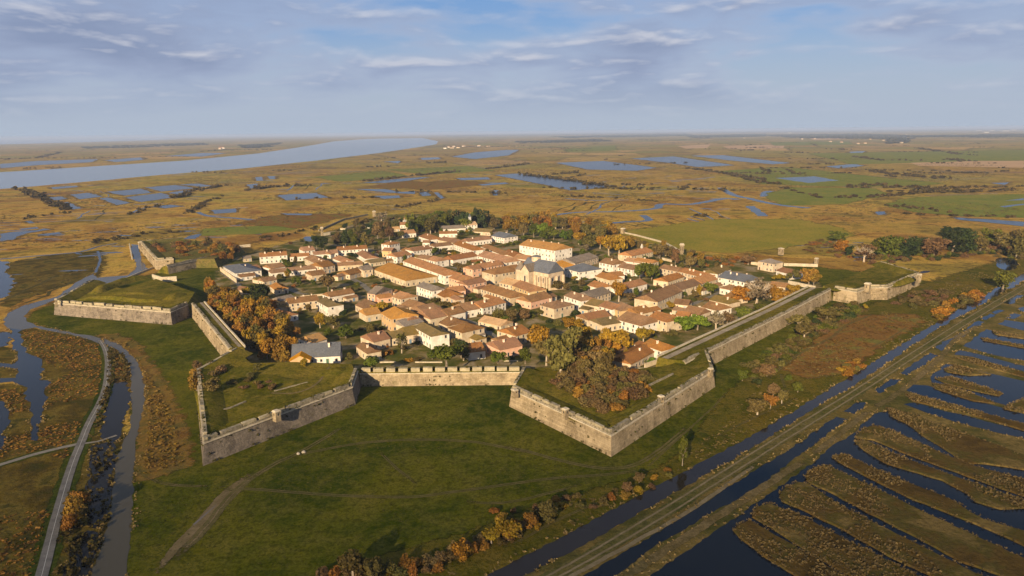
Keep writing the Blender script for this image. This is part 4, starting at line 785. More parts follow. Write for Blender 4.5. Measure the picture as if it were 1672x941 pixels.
for h_ in base_h:
    if n_a >= 42: break
    if h_['p'].y > 640 or h_['label']: continue
    a = h_['o'].rotation_euler.z; u_ = Vector((math.cos(a), math.sin(a), 0)); v_ = Vector((-u_.y, u_.x, 0))
    for sgn in rnd.sample((1, -1), 2):
        L_, W_a = rnd.uniform(5, 9), rnd.uniform(4.5, 6.5); along = rnd.random() < .5
        c_ = h_['p'] + (u_ * sgn * (h_['L'] / 2 + L_ / 2 + .5) + v_ * rnd.uniform(-1, 1) if along else v_ * sgn * (h_['W'] / 2 + W_a / 2 + .7) + u_ * rnd.uniform(-.25, .25) * h_['L'])
        if free_spot(c_, min(L_, W_a) * .5) and (c_ - at('r4', 50, 600, 0)).length > 24:
            hh_ = rnd.uniform(2.5, 3.4); root = empty('house', c_, a); rise_ = W_a / 2 * .36
            vv = [(-L_ / 2, -W_a / 2, -.3), (L_ / 2, -W_a / 2, -.3), (L_ / 2, W_a / 2, -.3), (-L_ / 2, W_a / 2, -.3), (-L_ / 2, -W_a / 2, hh_), (L_ / 2, -W_a / 2, hh_), (L_ / 2, W_a / 2, hh_), (-L_ / 2, W_a / 2, hh_), (L_ / 2, 0, hh_ + rise_), (-L_ / 2, 0, hh_ + rise_)]
            wl, rf = rnd.choice(('cream', 'white', 'cream', 'stone')), rnd.choice(('brown', 'terra', 'brown', 'olive', 'red'))
            link('wall', mesh('wall', vv, [[0, 1, 5, 4], [2, 3, 7, 6], [1, 2, 6, 8, 5], [3, 0, 4, 9, 7]], WALL[wl]), root); link('roof', mesh('roof', *roofmesh(L_, W_a, hh_, rise_, False, False), ROOF[rf]), root)
            link('door', rnd.choice(DOOR), root, (rnd.uniform(-.3, .3) * L_, -W_a / 2, .02), 0, (1.2, 1, .95)); link('window', WIN, root, (L_ / 2, 0, 1.5), math.pi / 2, (.8, 1, .7))
            HOUSES.append(dict(o=root, p=c_, L=L_, W=W_a, h=hh_, wall=wl, roof=rf, hip='', label=None)); n_a += 1; break
# parts that single houses carry
def hb(text):
    return next(h for h in HOUSES if h['label'] and text in h['label'])
h = hb('slender belfry')
v, f, mi = join([(quadbox(1.1, 1.1, h['h'], h['h'] + 7), 0), (quadbox(1.3, 1.3, h['h'] + 7.002, h['h'] + 7.4), 0)])
bo = link('belfry', mesh('belfry', v, f, [WALL['grey']], mi), h['o'], (1, 1, 0))
sp = [(-1.2, -1.2, 0), (1.2, -1.2, 0), (1.2, 1.2, 0), (-1.2, 1.2, 0), (0, 0, 4)]
link('spire', mesh('spire', sp, [[0, 1, 4], [1, 2, 4], [2, 3, 4], [3, 0, 4]], ROOF['slate']), bo, (0, 0, h['h'] + 7.41))
h = hb('bell gable')
bg = [(-1.3, -.3, 0), (1.3, -.3, 0), (1.3, -.3, 2.6), (0, -.3, 4.6), (-1.3, -.3, 2.6)]; bgb = [(x, .3, z) for x, y, z in bg]
link('bell_gable', mesh('bell_gable', bg + bgb, [[0, 1, 2, 3, 4], [9, 8, 7, 6, 5], [0, 5, 6, 1], [1, 6, 7, 2], [2, 7, 8, 3], [3, 8, 9, 4], [4, 9, 5, 0]], WALL['white']), h['o'], (h['L'] * .28, 0, h['h'] + 1.6))
h = hb('front meadow bastion')
po = empty('porch', (-h['L'] * .30, -h['W'] / 2 - 2.2, 0)); po.parent = h['o']
v = [(-4.2, -2.2, -.3), (4.2, -2.2, -.3), (4.2, 2.2, -.3), (-4.2, 2.2, -.3), (-4.2, -2.2, 3.6), (4.2, -2.2, 3.6), (4.2, 2.2, 3.6), (-4.2, 2.2, 3.6), (0, -2.2, 5.6), (0, 2.2, 5.6)]
link('porch_wall', mesh('porch_wall', v, [[0, 1, 5, 8, 4], [1, 2, 6, 5], [3, 0, 4, 7]], WALL['ochre']), po)
v = [(-4.6, -2.6, 3.45), (0, -2.6, 5.7), (4.6, -2.6, 3.45), (-4.6, 5.5, 3.45), (0, 5.5, 5.7), (4.6, 5.5, 3.45)]
link('porch_roof', mesh('porch_roof', v + [(x, y, z + .18) for x, y, z in v], [[6, 9, 10, 7], [7, 10, 11, 8], [0, 1, 4, 3], [1, 2, 5, 4], [0, 6, 7, 1], [1, 7, 8, 2], [0, 3, 9, 6], [2, 8, 11, 5]], ROOF['ochre']), po)

# the church: nave with steep gable, polygonal apse chapels, slate roofs, stone lantern
def church():
    A, B, Cc = at('r4', -30, 545, 9), at('r4', 130, 575, 9), at('r4', 325, 530, 9)
    u = (B - A).normalized(); n = Vector((-u.y, u.x, 0))
    if n.y < 0: n = -n
    W = max(11, min(18, abs((Cc - B).dot(n)))); L = 26
    ctr = B - u * (L / 2) + n * (W / 2); ctr.z = 0
    root = empty('church', ctr, math.atan2(u.y, u.x))
    tag(root, 'stone church with tall buttressed walls and steep grey slate roof at town centre', 'church')
    h, rise = 10.2, 6.2; hl, hw = L / 2, W / 2
    v = [(-hl, -hw, -.3), (hl, -hw, -.3), (hl, hw, -.3), (-hl, hw, -.3), (-hl, -hw, h), (hl, -hw, h), (hl, hw, h), (-hl, hw, h), (hl, 0, h + rise), (-hl, 0, h + rise)]
    link('wall', mesh('wall', v, [[0, 1, 5, 4], [2, 3, 7, 6], [1, 2, 6, 8, 5], [3, 0, 4, 9, 7]], WALL['stone']), root)
    link('roof', mesh('roof', *roofmesh(L, W, h, rise, False, False, .4, .3), ROOF['slate']), root)
    # transept towards the street with its own gable
    tv = [(-8, -hw - 4.5, -.3), (-.5, -hw - 4.5, -.3), (-.5, -hw, -.3), (-8, -hw, -.3), (-8, -hw - 4.5, 10), (-.5, -hw - 4.5, 10), (-.5, -hw + .02, 10), (-8, -hw + .02, 10), (-4.25, -hw - 4.5, 14), (-4.25, -hw, 14)]
    link('transept', mesh('transept', tv, [[0, 1, 5, 8, 4], [1, 2, 6, 5], [3, 0, 4, 7]], WALL['stone']), root)
    rv = [(-8.5, -hw - 4.9, 9.7), (-4.25, -hw - 4.9, 14.2), (0, -hw - 4.9, 9.7), (-8.5, 0, 9.7), (-4.25, 0, 14.2), (0, 0, 9.7)]
    link('transept_roof', mesh('transept_roof', rv + [(x, y, z + .25) for x, y, z in rv], [[6, 9, 10, 7], [7, 10, 11, 8], [0, 6, 7, 1], [1, 7, 8, 2], [0, 3, 9, 6], [2, 8, 11, 5], [0, 1, 4, 3], [1, 2, 5, 4]], ROOF['grey']), root)
    bw = mesh('buttress', *[(lambda vf: vf[0])(quadbox(.5, .8, -.3, 7.2)), quadbox(.5, .8, -.3, 7.2)[1]], WALL['stone'])
    for x in (2.5, 6.5, 10.5, 12.6): link('buttress', bw, root, (x, -hw - .7, 0))
    for y in (-hw + .6, 0, hw - .6): link('buttress', bw, root, (hl + .7, y, 0), math.pi / 2)
    for x in (4.5, 8.5): link('window', WIN, root, (x, -hw, 4.6), 0, (1.3, 1.5, 2.4))
    link('window', WIN, root, (-4.25, -hw - 4.5, 4.6), 0, (1.4, 1.5, 3.0))
    for y in (-3, 3): link('window', WIN, root, (hl, y, 5.5), math.pi / 2, (1.1, 1.5, 2.0))
    link('door', DOOR[1], root, (-6.4, -hw - 4.5, 0), 0, (1.2, 1, 1.3))
    # stair turret with a conical grey roof and the round lantern on the ridge
    k = 12; cs = [(math.cos(i * math.tau / k), math.sin(i * math.tau / k)) for i in range(k)]
    def drum(r, z0, z1, r1=None): return [(c * r, s * r, z0) for c, s in cs] + [(c * (r1 if r1 is not None else r), s * (r1 if r1 is not None else r), z1) for c, s in cs], [[i, (i + 1) % k, k + (i + 1) % k, k + i] for i in range(k)] + [list(range(k, 2 * k))]
    ap = link('apse', mesh('apse', *drum(3.6, -.3, 10), WALL['stone']), root, (-11, -hw - 1.5, 0))
    link('apse_roof', mesh('apse_roof', *drum(3.9, 10.0, 15.5, .05), ROOF['grey']), ap)
    ln = link('lantern', mesh('lantern', *drum(3.2, h + 1, h + rise + 1.6), WALL['stone']), root, (-6, 1, 0))
    link('lantern_roof', mesh('lantern_roof', *drum(3.5, h + rise + 1.6, h + rise + 2.4, .8), ROOF['slate']), ln)
    cr, cf2, _ = join([(quadbox(.12, .12, 0, 3.0), 0), (shift(quadbox(.8, .12, 0, .25), 0, 0, 2.0), 0)])
    link('cross', mesh('cross', cr, cf2, WALL['grey']), ln, (0, 0, h + rise + 2.3))
    return root
CH = church()

# far farms and villages
def farhouse(x, y, L, W, h, wall, roof, label, group=None):
    p = at('f', x, y); root = empty('house', p, rnd.uniform(-.5, .5))
    v, f, mi = join([(quadbox(L / 2, W / 2, -.3, h), 0)])
    link('wall', mesh('wall', v, f, WALL[wall]), root); link('roof', mesh('roof', *roofmesh(L, W, h, W * .22, False, False, .6, .4), ROOF[roof]), root)
    tag(root, label, 'house', group)
vil = [(733, 241, 'white', 'terra'), (741, 240, 'white', 'orange'), (738, 242.5, 'cream', 'terra'), (757, 239.5, 'white', 'terra'), (782, 239, 'white', 'orange'), (797, 240, 'cream', 'terra'), (727, 243, 'white', 'grey'), (748, 242, 'cream', 'brown')]
for x, y, w, r in vil: farhouse(x, y, rnd.uniform(16, 26), 11, 6, w, r, 'small pale house in the hamlet where the river bends at the horizon', 'hamlet at the river bend')
vil = [(1421, 228, 'ochre', 'orange'), (1443, 230, 'stone', 'terra'), (1413, 234.5, 'stone', 'brown'), (1401, 235.5, 'cream', 'terra'), (1374, 233, 'stone', 'terra'), (1356, 232, 'stone', 'terra'), (1464, 233.5, 'grey', 'terra'), (1472, 234, 'cream', 'grey'), (1330, 227, 'cream', 'terra'), (1310, 227.5, 'white', 'terra'), (1215, 226, 'white', 'terra'), (1480, 220.5, 'white', 'grey'), (1420, 217, 'white', 'grey')]
for x, y, w, r in vil: farhouse(x, y, rnd.uniform(14, 22), 11, 5.5, w, r, 'pale distant farmhouse in the village below the horizon, far side of the pastures', 'far village beyond the pastures')
for x, y, L in ((1598, 214, 150), (1620, 213.5, 110), (1642, 214.5, 130), (1655, 213, 90), (1610, 217, 70), (1290, 217.5, 80)): farhouse(x, y, L, 40, 13, 'grey', 'grey', 'long white shed shining on the far horizon', 'white sheds on the horizon')
farhouse(362, 243, 40, 22, 9, 'white', 'terra', 'white farm alone on the far bank of the river')
farhouse(360, 244, 24, 14, 8, 'cream', 'terra', 'cream barn beside the white farm on the far river bank')

# ------------------------------------------------------------------ trees
def leaf_cloud(seed, lobes, n, size, inner=.3, flatb=.0):
    r = np.random.default_rng(seed); lobes = np.array(lobes)  # x,y,z,rx,rz
    w = lobes[:, 3] ** 2; idx = r.choice(len(lobes), n, p=w / w.sum())
    d = r.normal(size=(n, 3)); d /= np.linalg.norm(d, axis=1)[:, None]
    rad = np.where(r.random(n) < inner, r.uniform(.25, .8, n), r.uniform(.78, 1.06, n))
    Lb = lobes[idx]; P = Lb[:, :3] + d * rad[:, None] * np.stack([Lb[:, 3], Lb[:, 3], Lb[:, 4]], 1)
    P[:, 2] = np.maximum(P[:, 2], .02)
    nrm = d * .9 + r.normal(size=(n, 3)) * .55; nrm /= np.linalg.norm(nrm, axis=1)[:, None]
    t = np.cross(nrm, r.normal(size=(n, 3))); t /= np.linalg.norm(t, axis=1)[:, None]; b = np.cross(nrm, t)
    s = r.uniform(.6, 1.3, n)[:, None] * size
    q = np.stack([P - t * s - b * s * .8, P + t * s - b * s * .6, P + t * s * .8 + b * s, P - t * s * .7 + b * s * .9], 1).reshape(-1, 3)
    return q, r.random(n)
def quadmesh(name, q, tint, mat):
    n = len(q) // 4; me = bpy.data.meshes.new(name); me.vertices.add(n * 4); me.vertices.foreach_set('co', q.astype(np.float32).ravel())
    me.loops.add(n * 4); me.loops.foreach_set('vertex_index', np.arange(n * 4, dtype=np.int32))
    me.polygons.add(n); me.polygons.foreach_set('loop_start', np.arange(0, n * 4, 4, dtype=np.int32))
    a = me.attributes.new('tint', 'FLOAT', 'FACE'); a.data.foreach_set('value', tint.astype(np.float32))
    me.materials.append(mat); me.update(calc_edges=True); me.validate(); return me
def leafmat(name, a, b_):
    m, nt, b = newmat(name); k = NT(nt); p = k.pos()
    col = k.ramp(k.n('ShaderNodeAttribute', attribute_name='tint').outputs['Fac'], [(0, [x * .62 for x in a]), (.5, a), (1, b_)])
    n = k.noise(p, .45, 3, .6)
    col = k.mix(k.math('MULTIPLY', k.ramp(n, [(.4, 0.0), (.65, 1.0)]), .5), col, b_)
    o = k.n('ShaderNodeObjectInfo').outputs['Random']; h = k.n('ShaderNodeHueSaturation')
    k.l(k.math('MULTIPLY_ADD', o, .5, .75), h.inputs['Value']); k.l(k.math('MULTIPLY_ADD', k.math('FRACT', k.math('MULTIPLY', o, 7.7)), .04, .48), h.inputs['Hue'])
    k.l(col, h.inputs['Color']); k.l(h.outputs[0], b.inputs['Base Color']); b.inputs['Roughness'].default_value = .9; b.inputs['Specular IOR Level'].default_value = 0
    tr = k.n('ShaderNodeBsdfTranslucent'); k.l(h.outputs[0], tr.inputs[0])
    mx = k.n('ShaderNodeMixShader'); mx.inputs[0].default_value = .22; k.l(b.outputs[0], mx.inputs[1]); k.l(tr.outputs[0], mx.inputs[2])
    out = [x for x in nt.nodes if x.type == 'OUTPUT_MATERIAL'][0]; k.l(mx.outputs[0], out.inputs[0])
    return m
LEAF = {k: leafmat('leaves_' + k, a, b) for k, a, b in (
    ('rust', (.185, .095, .018), (.275, .148, .028)), ('orange', (.23, .12, .016), (.32, .18, .022)), ('yellow', (.225, .135, .014), (.31, .195, .024)),
    ('green', (.068, .080, .012), (.118, .122, .018)), ('bright', (.075, .11, .014), (.13, .165, .02)), ('dark', (.026, .038, .012), (.050, .062, .018)),
    ('brown', (.11, .070, .028), (.165, .108, .044)), ('olive', (.095, .078, .022), (.145, .115, .034)), ('bare', (.13, .092, .055), (.20, .15, .09)))}
def lobeset(seed, kind):
    r = random.Random(seed); out = []
    if kind == 'round':
        out.append((0, 0, .60, .30, .27))
        for i in range(9):
            a = i * 2.4 + r.uniform(-.4, .4); rr = r.uniform(.14, .30); out.append((math.cos(a) * rr, math.sin(a) * rr, r.uniform(.3, .82), r.uniform(.13, .22), r.uniform(.10, .18)))
    elif kind == 'tall':
        out.append((0, 0, .6, .24, .34))
        for i in range(8):
            a = i * 2.4; rr = r.uniform(.12, .26); out.append((math.cos(a) * rr, math.sin(a) * rr, r.uniform(.3, .88), r.uniform(.12, .19), r.uniform(.1, .16)))
    elif kind == 'wide':
        for i in range(13):
            a = i * 2.4 + r.uniform(-.4, .4); rr = r.uniform(.05, .38); out.append((math.cos(a) * rr, math.sin(a) * rr, r.uniform(.45, .85) - rr * .35, r.uniform(.12, .2), r.uniform(.12, .18)))
    elif kind == 'full':
        out.append((0, 0, .52, .30, .36))
        for i in range(12):
            a = i * 2.4 + r.uniform(-.4, .4); rr = r.uniform(.14, .34); out.append((math.cos(a) * rr, math.sin(a) * rr, r.uniform(.14, .82), r.uniform(.13, .2), r.uniform(.11, .18)))
    elif kind == 'bush':
        for i in range(9):
            a = i * 2.4; rr = r.uniform(.0, .36); out.append((math.cos(a) * rr, math.sin(a) * rr, r.uniform(.2, .62) - rr * .4, r.uniform(.14, .26), r.uniform(.2, .36)))
    return out
def tube(p, q, ra, rb, k=5):
    d = (q - p).normalized(); a = d.orthogonal().normalized(); b = d.cross(a)
    v = [tuple(c + (a * math.cos(i * math.tau / k) + b * math.sin(i * math.tau / k)) * rr) for c, rr in ((p, ra), (q, rb)) for i in range(k)]
    return v, [[i, (i + 1) % k, k + (i + 1) % k, k + i] for i in range(k)]
def trunkmesh(seed, mat, bare=False):
    r = random.Random(seed); parts = []
    top = Vector((r.uniform(-.03, .03), r.uniform(-.03, .03), .34)); parts.append((tube(Vector((0, 0, -.03)), top, .042, .028), 0))
    def grow(p, d, L, rad, lev):
        q = p + d * L; parts.append((tube(p, q, rad, rad * .5, 4 if lev < 2 else 3), 0))
        if lev < (3 if bare else 1):
            for i in range(4 if bare else 2):
                nd = (d + Vector((r.gauss(0, .55), r.gauss(0, .55), r.gauss(.15, .35)))).normalized()
                grow(p.lerp(q, r.uniform(.55, 1)), nd, L * r.uniform(.55, .8), rad * .55, lev + 1)
    for i in range(5):
        a = i * 1.25 + r.uniform(-.3, .3); grow(top * r.uniform(.75, 1), Vector((math.cos(a) * .7, math.sin(a) * .7, .8)).normalized(), .27, .02, 0)
    v, f, mi = join(parts)
    return mesh('trunk', v, f, mat)
CROWN, TRUNK, BAREC = {}, {}, []
def crown(kind, col, i):
    key = (kind, col, i)
    if key not in CROWN:
        sd = i * 31 + hash_(kind)
        n = {'round': 1300, 'tall': 1200, 'wide': 1500, 'full': 1500, 'bush': 700, 'bare': 420}[kind]
        q, t = leaf_cloud(sd, lobeset(sd, 'round' if kind == 'bare' else kind), n, .036 if kind != 'bush' else .05, .35)
        CROWN[key] = quadmesh('crown', q, t, LEAF[col])
    return CROWN[key]
def hash_(s): return sum(ord(c) * (i + 3) for i, c in enumerate(s))
for i in range(4):
    TRUNK[i] = trunkmesh(i + 5, BARK); TRUNK[i + 10] = trunkmesh(i + 50, PALEBARK, True); TRUNK[i + 20] = trunkmesh(i + 5, PALEBARK)
TREES = []
CN = {'rust': 'rust brown', 'orange': 'orange', 'yellow': 'golden yellow', 'green': 'mid green', 'bright': 'bright green', 'dark': 'dark green', 'brown': 'brown', 'olive': 'olive', 'bare': 'bare grey'}
def tree(p, h, w, col, kind='round', group=None, label=None, shrub=False):
    i = rnd.randrange(4); rot = rnd.uniform(0, 6.28)
    if shrub:
        p = Vector(p)
        TREES.append(dict(p=p, col=col, h=h, w=w, i=i, rot=rot, group=group, label=label, shrub=True)); return None
    TREES.append(dict(p=Vector(p), col=col, h=h, w=w, i=i, rot=rot, kind=kind, group=group, label=label, shrub=False, s2=rnd.uniform(.95, 1.2))); return None
def plant(t):
    i, kind, col = t['i'], t['kind'], t['col']; root = empty('tree', t['p'], t['rot']); sc = (t['w'] * 1.08, t['w'] * t['s2'], t['h'])
    link('trunk', TRUNK[i + (10 if kind == 'bare' else 20 if col in ('yellow', 'orange', 'olive') else 0)], root, None, None, sc)
    link('crown', crown(kind, col, i), root, None, None, sc); t['o'] = root
def T(reg, x, y, hz, wz_, col, kind='round', z=0.0, shrub=False, group=None, label=None):
    p = at(reg, x, y, z); s = ZO[reg][2] * F / depth(p)
    return tree(p, hz / s / .93, wz_ / s * 1.08, col, kind, shrub=shrub, group=group, label=label)
TL = [
 ('q6', 390, 195, 190, 210, 'dark', 'round'), ('q6', 255, 150, 100, 110, 'yellow', 'round'), ('r1', 880, 610, 90, 120, 'green', 'round'), ('r1', 820, 800, 85, 80, 'olive', 'round'), ('r1', 1010, 880, 110, 110, 'green', 'round'),
 ('s1', 800, 300, 225, 210, 'brown', 'round'), ('r1', 1310, 405, 200, 130, 'dark', 'round'), ('r1', 1400, 412, 215, 150, 'dark', 'round'), ('r1', 1590, 365, 190, 120, 'brown', 'tall'),
 ('r2', 90, 445, 200, 120, 'brown', 'tall'), ('r2', 200, 435, 190, 140, 'dark', 'round'), ('r2', 335, 430, 180, 130, 'green', 'round'), ('r2', 470, 430, 190, 140, 'olive', 'round'), ('r2', 640, 335, 250, 190, 'brown', 'round'), ('r2', 800, 345, 190, 150, 'brown', 'round'),
 ('r2', 690, 95, 130, 180, 'bare', 'bare'), ('r2', 690, 480, 150, 120, 'green', 'round'), ('r2', 960, 340, 120, 130, 'olive', 'round'), ('r2', 1090, 402, 70, 110, 'yellow', 'round'), ('r2', 1240, 235, 200, 170, 'green', 'round'), ('r2', 1360, 225, 170, 150, 'olive', 'round'), ('r2', 560, 430, 120, 100, 'brown', 'round'),
 ('r2', 300, 610, 90, 180, 'dark', 'wide'), ('r2', 1420, 560, 120, 140, 'green', 'round'), ('r2', 1540, 545, 90, 110, 'olive', 'round'), ('r2', 560, 245, 110, 160, 'dark', 'wide'), ('r2', 420, 240, 100, 150, 'brown', 'round'), ('r2', 700, 390, 170, 110, 'brown', 'tall'), ('r2', 450, 160, 90, 150, 'brown', 'wide'),
 ('r3', 890, 250, 170, 180, 'brown', 'round'), ('r3', 960, 215, 120, 90, 'dark', 'round'), ('r3', 1070, 295, 210, 170, 'rust', 'round'), ('r3', 1180, 320, 220, 160, 'rust', 'round'), ('r3', 1290, 340, 210, 160, 'brown', 'round'), ('r3', 1300, 405, 90, 120, 'green', 'round'),
 ('r3', 1430, 360, 210, 150, 'green', 'round'), ('r3', 1540, 370, 210, 160, 'bright', 'round'), ('r3', 1640, 380, 190, 150, 'green', 'round'), ('r3', 1150, 180, 120, 150, 'olive', 'round'), ('r3', 1280, 170, 120, 190, 'rust', 'round'), ('r3', 1430, 180, 120, 170, 'rust', 'round'), ('r3', 1560, 190, 110, 170, 'olive', 'round'),
 ('r3', 450, 315, 60, 130, 'green', 'wide'), ('r3', 560, 330, 60, 130, 'green', 'wide'), ('r3', 420, 380, 60, 150, 'olive', 'wide'), ('r3', 100, 570, 80, 120, 'green', 'round'), ('r3', 200, 560, 60, 90, 'olive', 'round'),
 ('r4', 60, 100, 120, 150, 'green', 'round'), ('r4', 200, 100, 130, 150, 'green', 'round'), ('r4', 330, 100, 130, 140, 'bright', 'round'), ('r4', 420, 95, 140, 120, 'green', 'round'), ('r4', 540, 160, 170, 170, 'orange', 'round'), ('r4', 690, 235, 210, 200, 'olive', 'round'), ('r4', 640, 265, 120, 100, 'bare', 'bare'),
 ('r4', 830, 220, 170, 150, 'orange', 'round'), ('r4', 950, 320, 290, 220, 'orange', 'round'), ('r4', 1090, 300, 280, 220, 'orange', 'round'), ('r4', 1230, 230, 200, 200, 'rust', 'round'), ('r4', 250, 780, 140, 170, 'olive', 'round'), ('r4', 370, 800, 120, 120, 'brown', 'round'), ('r4', 500, 850, 150, 150, 'dark', 'round'), ('r4', 640, 810, 100, 110, 'green', 'round'),
 ('r4', 1365, 650, 230, 220, 'green', 'wide'), ('r4', 1530, 650, 240, 220, 'green', 'wide'), ('r4', 1440, 600, 200, 200, 'green', 'round'), ('r4', 1085, 940, 280, 200, 'yellow', 'round'), ('r4', 1240, 925, 120, 190, 'brown', 'wide'), ('r4', 1620, 340, 150, 140, 'brown', 'round'), ('r4', 1430, 365, 60, 100, 'green', 'round'), ('r4', 480, 650, 60, 90, 'yellow', 'wide'),
 ('r5', 310, 270, 190, 170, 'brown', 'round'), ('r5', 520, 360, 210, 130, 'brown', 'tall'), ('r5', 610, 360, 150, 120, 'olive', 'round'), ('r5', 730, 400, 180, 160, 'brown', 'round'), ('r5', 870, 420, 150, 130, 'olive', 'round'), ('r5', 1510, 355, 130, 210, 'brown', 'wide'), ('r5', 1000, 760, 160, 210, 'green', 'round'), ('r5', 780, 840, 150, 110, 'brown', 'round'), ('r5', 640, 800, 90, 90, 'green', 'round'), ('r5', 1080, 300, 80, 150, 'rust', 'wide'), ('r5', 1240, 290, 70, 160, 'rust', 'wide'),
 ('q5', 920, 700, 270, 270, 'bare', 'bare'), ('q5', 770, 690, 170, 200, 'orange', 'round'), ('q5', 850, 640, 150, 170, 'orange', 'round'), ('q5', 1150, 710, 180, 180, 'orange', 'round'), ('q5', 1280, 625, 120, 140, 'orange', 'round'), ('q5', 1060, 630, 140, 160, 'orange', 'round'), ('q5', 800, 890, 190, 190, 'green', 'round'), ('q5', 960, 810, 140, 160, 'green', 'round'), ('q5', 530, 940, 170, 210, 'bare', 'bare'), ('q5', 640, 890, 120, 150, 'brown', 'round'),
 ('q5', 240, 960, 170, 230, 'bright', 'wide'), ('q5', 350, 950, 150, 190, 'bright', 'wide'), ('q5', 1430, 520, 180, 170, 'rust', 'round'), ('q5', 1480, 530, 140, 120, 'rust', 'round'), ('q5', 1140, 475, 80, 120, 'yellow', 'wide'), ('q5', 1310, 475, 110, 90, 'olive', 'round'), ('q5', 1240, 470, 90, 90, 'olive', 'round'),
 ('s1', 690, 800, 240, 190, 'orange', 'round'), ('s1', 870, 800, 200, 250, 'olive', 'round'), ('s1', 800, 910, 120, 130, 'green', 'round'), ('s1', 1040, 940, 190, 280, 'green', 'round'), ('s1', 1490, 610, 160, 230, 'yellow', 'round'), ('s1', 300, 890, 210, 130, 'orange', 'round'), ('s1', 375, 920, 150, 140, 'rust', 'round'), ('s1', 640, 110, 60, 80, 'yellow', 'wide'),
 ('s5', 800, 560, 290, 220, 'olive', 'bare'), ('s5', 390, 775, 160, 230, 'green', 'wide', 5.4), ('s5', 1410, 745, 310, 390, 'green', 'round', 5.4), ('s5', 1640, 660, 250, 220, 'olive', 'round'), ('s5', 1530, 470, 130, 150, 'olive', 'round'),
 ('s6', 1145, 565, 340, 340, 'yellow', 'round'), ('s6', 610, 235, 230, 220, 'olive', 'round'), ('s6', 790, 235, 200, 170, 'brown', 'round'), ('s6', 960, 195, 170, 190, 'brown', 'round'), ('s6', 700, 240, 130, 150, 'green', 'round'), ('s6', 610, 780, 170, 250, 'green', 'wide', 5.4), ('s6', 980, 780, 240, 200, 'green', 'round', 5.4), ('s6', 110, 710, 270, 200, 'dark', 'round'), ('s6', 1180, 130, 90, 180, 'olive', 'wide'),
 ('q8', 450, 915, 440, 330, 'olive', 'round', 5.5), ('q8', 310, 810, 260, 220, 'olive', 'round', 5.5), ('q8', 620, 905, 220, 210, 'brown', 'round', 5.5), ('q8', 885, 835, 200, 160, 'yellow', 'round', 5.5), ('q8', 680, 610, 190, 180, 'orange', 'round'), ('q8', 1030, 690, 230, 240, 'orange', 'round'), ('q8', 890, 640, 210, 170, 'yellow', 'round'), ('q8', 1255, 605, 160, 180, 'yellow', 'round'), ('q8', 830, 760, 200, 190, 'rust', 'round'), ('q8', 700, 770, 180, 200, 'olive', 'round'), ('q8', 560, 800, 240, 200, 'brown', 'round', 5.5),
 ('s3', 1400, 800, 150, 180, 'yellow', 'round'), ('s3', 1530, 800, 130, 170, 'orange', 'round'), ('q8', 960, 740, 160, 160, 'orange', 'round'), ('q8', 1100, 760, 110, 130, 'rust', 'round'), ('q8', 1340, 520, 60, 80, 'olive', 'wide'),
 ('z7', 590, 812, 175, 160, 'olive', 'round'), ('z7', 700, 815, 120, 125, 'olive', 'wide'), ('z7', 1175, 715, 110, 115, 'orange', 'round'), ('z7', 1440, 612, 115, 140, 'yellow', 'round'), ('z7', 1345, 628, 85, 95, 'yellow', 'round'), ('z7', 1560, 545, 95, 90, 'rust', 'round'), ('z7', 1655, 508, 110, 100, 'olive', 'round'),
 ('z8', 362, 582, 130, 115, 'olive', 'round'), ('z8', 115, 692, 115, 130, 'yellow', 'round'), ('z8', 1193, 232, 190, 75, 'green', 'tall'), ('z8', 925, 335, 70, 75, 'brown', 'round'), ('z8', 850, 395, 70, 65, 'brown', 'round'), ('z8', 270, 600, 70, 70, 'rust', 'round'),
 ('z10', 250, 710, 90, 120, 'olive', 'round'), ('z10', 320, 680, 80, 80, 'rust', 'round'), ('z10', 380, 650, 80, 75, 'olive', 'round'), ('z10', 335, 610, 70, 80, 'brown', 'round'), ('z10', 620, 215, 80, 130, 'olive', 'round'), ('z10', 500, 310, 90, 110, 'olive', 'round'), ('z10', 375, 390, 70, 85, 'olive', 'round'), ('z10', 300, 505, 70, 85, 'brown', 'round'), ('z10', 470, 250, 80, 110, 'olive', 'wide'), ('z10', 170, 530, 60, 60, 'green', 'round'), ('z10', 465, 590, 60, 60, 'green', 'round'), ('z10', 415, 540, 50, 50, 'green', 'round'), ('z10', 825, 155, 35, 30, 'yellow', 'round'),
 ('z11', 780, 485, 150, 190, 'green', 'full'), ('z11', 870, 485, 130, 160, 'dark', 'full'), ('z11', 700, 475, 120, 130, 'green', 'full'), ('z11', 940, 475, 120, 130, 'dark', 'full'), ('z11', 610, 520, 120, 140, 'brown', 'bare'), ('z11', 1070, 490, 140, 170, 'brown', 'full'), ('z11', 1200, 450, 150, 180, 'dark', 'full'), ('z11', 1300, 450, 150, 170, 'dark', 'full'), ('z11', 1380, 460, 120, 110, 'olive', 'full'), ('z11', 1450, 410, 110, 130, 'green', 'full'), ('z11', 1530, 430, 110, 120, 'olive', 'full'), ('z11', 1620, 490, 150, 130, 'olive', 'full'), ('z11', 1690, 460, 150, 130, 'olive', 'full'), ('z11', 430, 385, 75, 110, 'green', 'full'), ('z11', 460, 445, 80, 90, 'orange', 'full'), ('z11', 510, 480, 70, 70, 'dark', 'full'), ('z11', 1180, 355, 70, 130, 'dark', 'full'), ('z11', 1260, 350, 60, 110, 'dark', 'full'), ('z11', 1530, 700, 130, 130, 'green', 'full'), ('z11', 1000, 440, 90, 110, 'dark', 'full'), ('z11', 1620, 400, 90, 130, 'olive', 'full'),
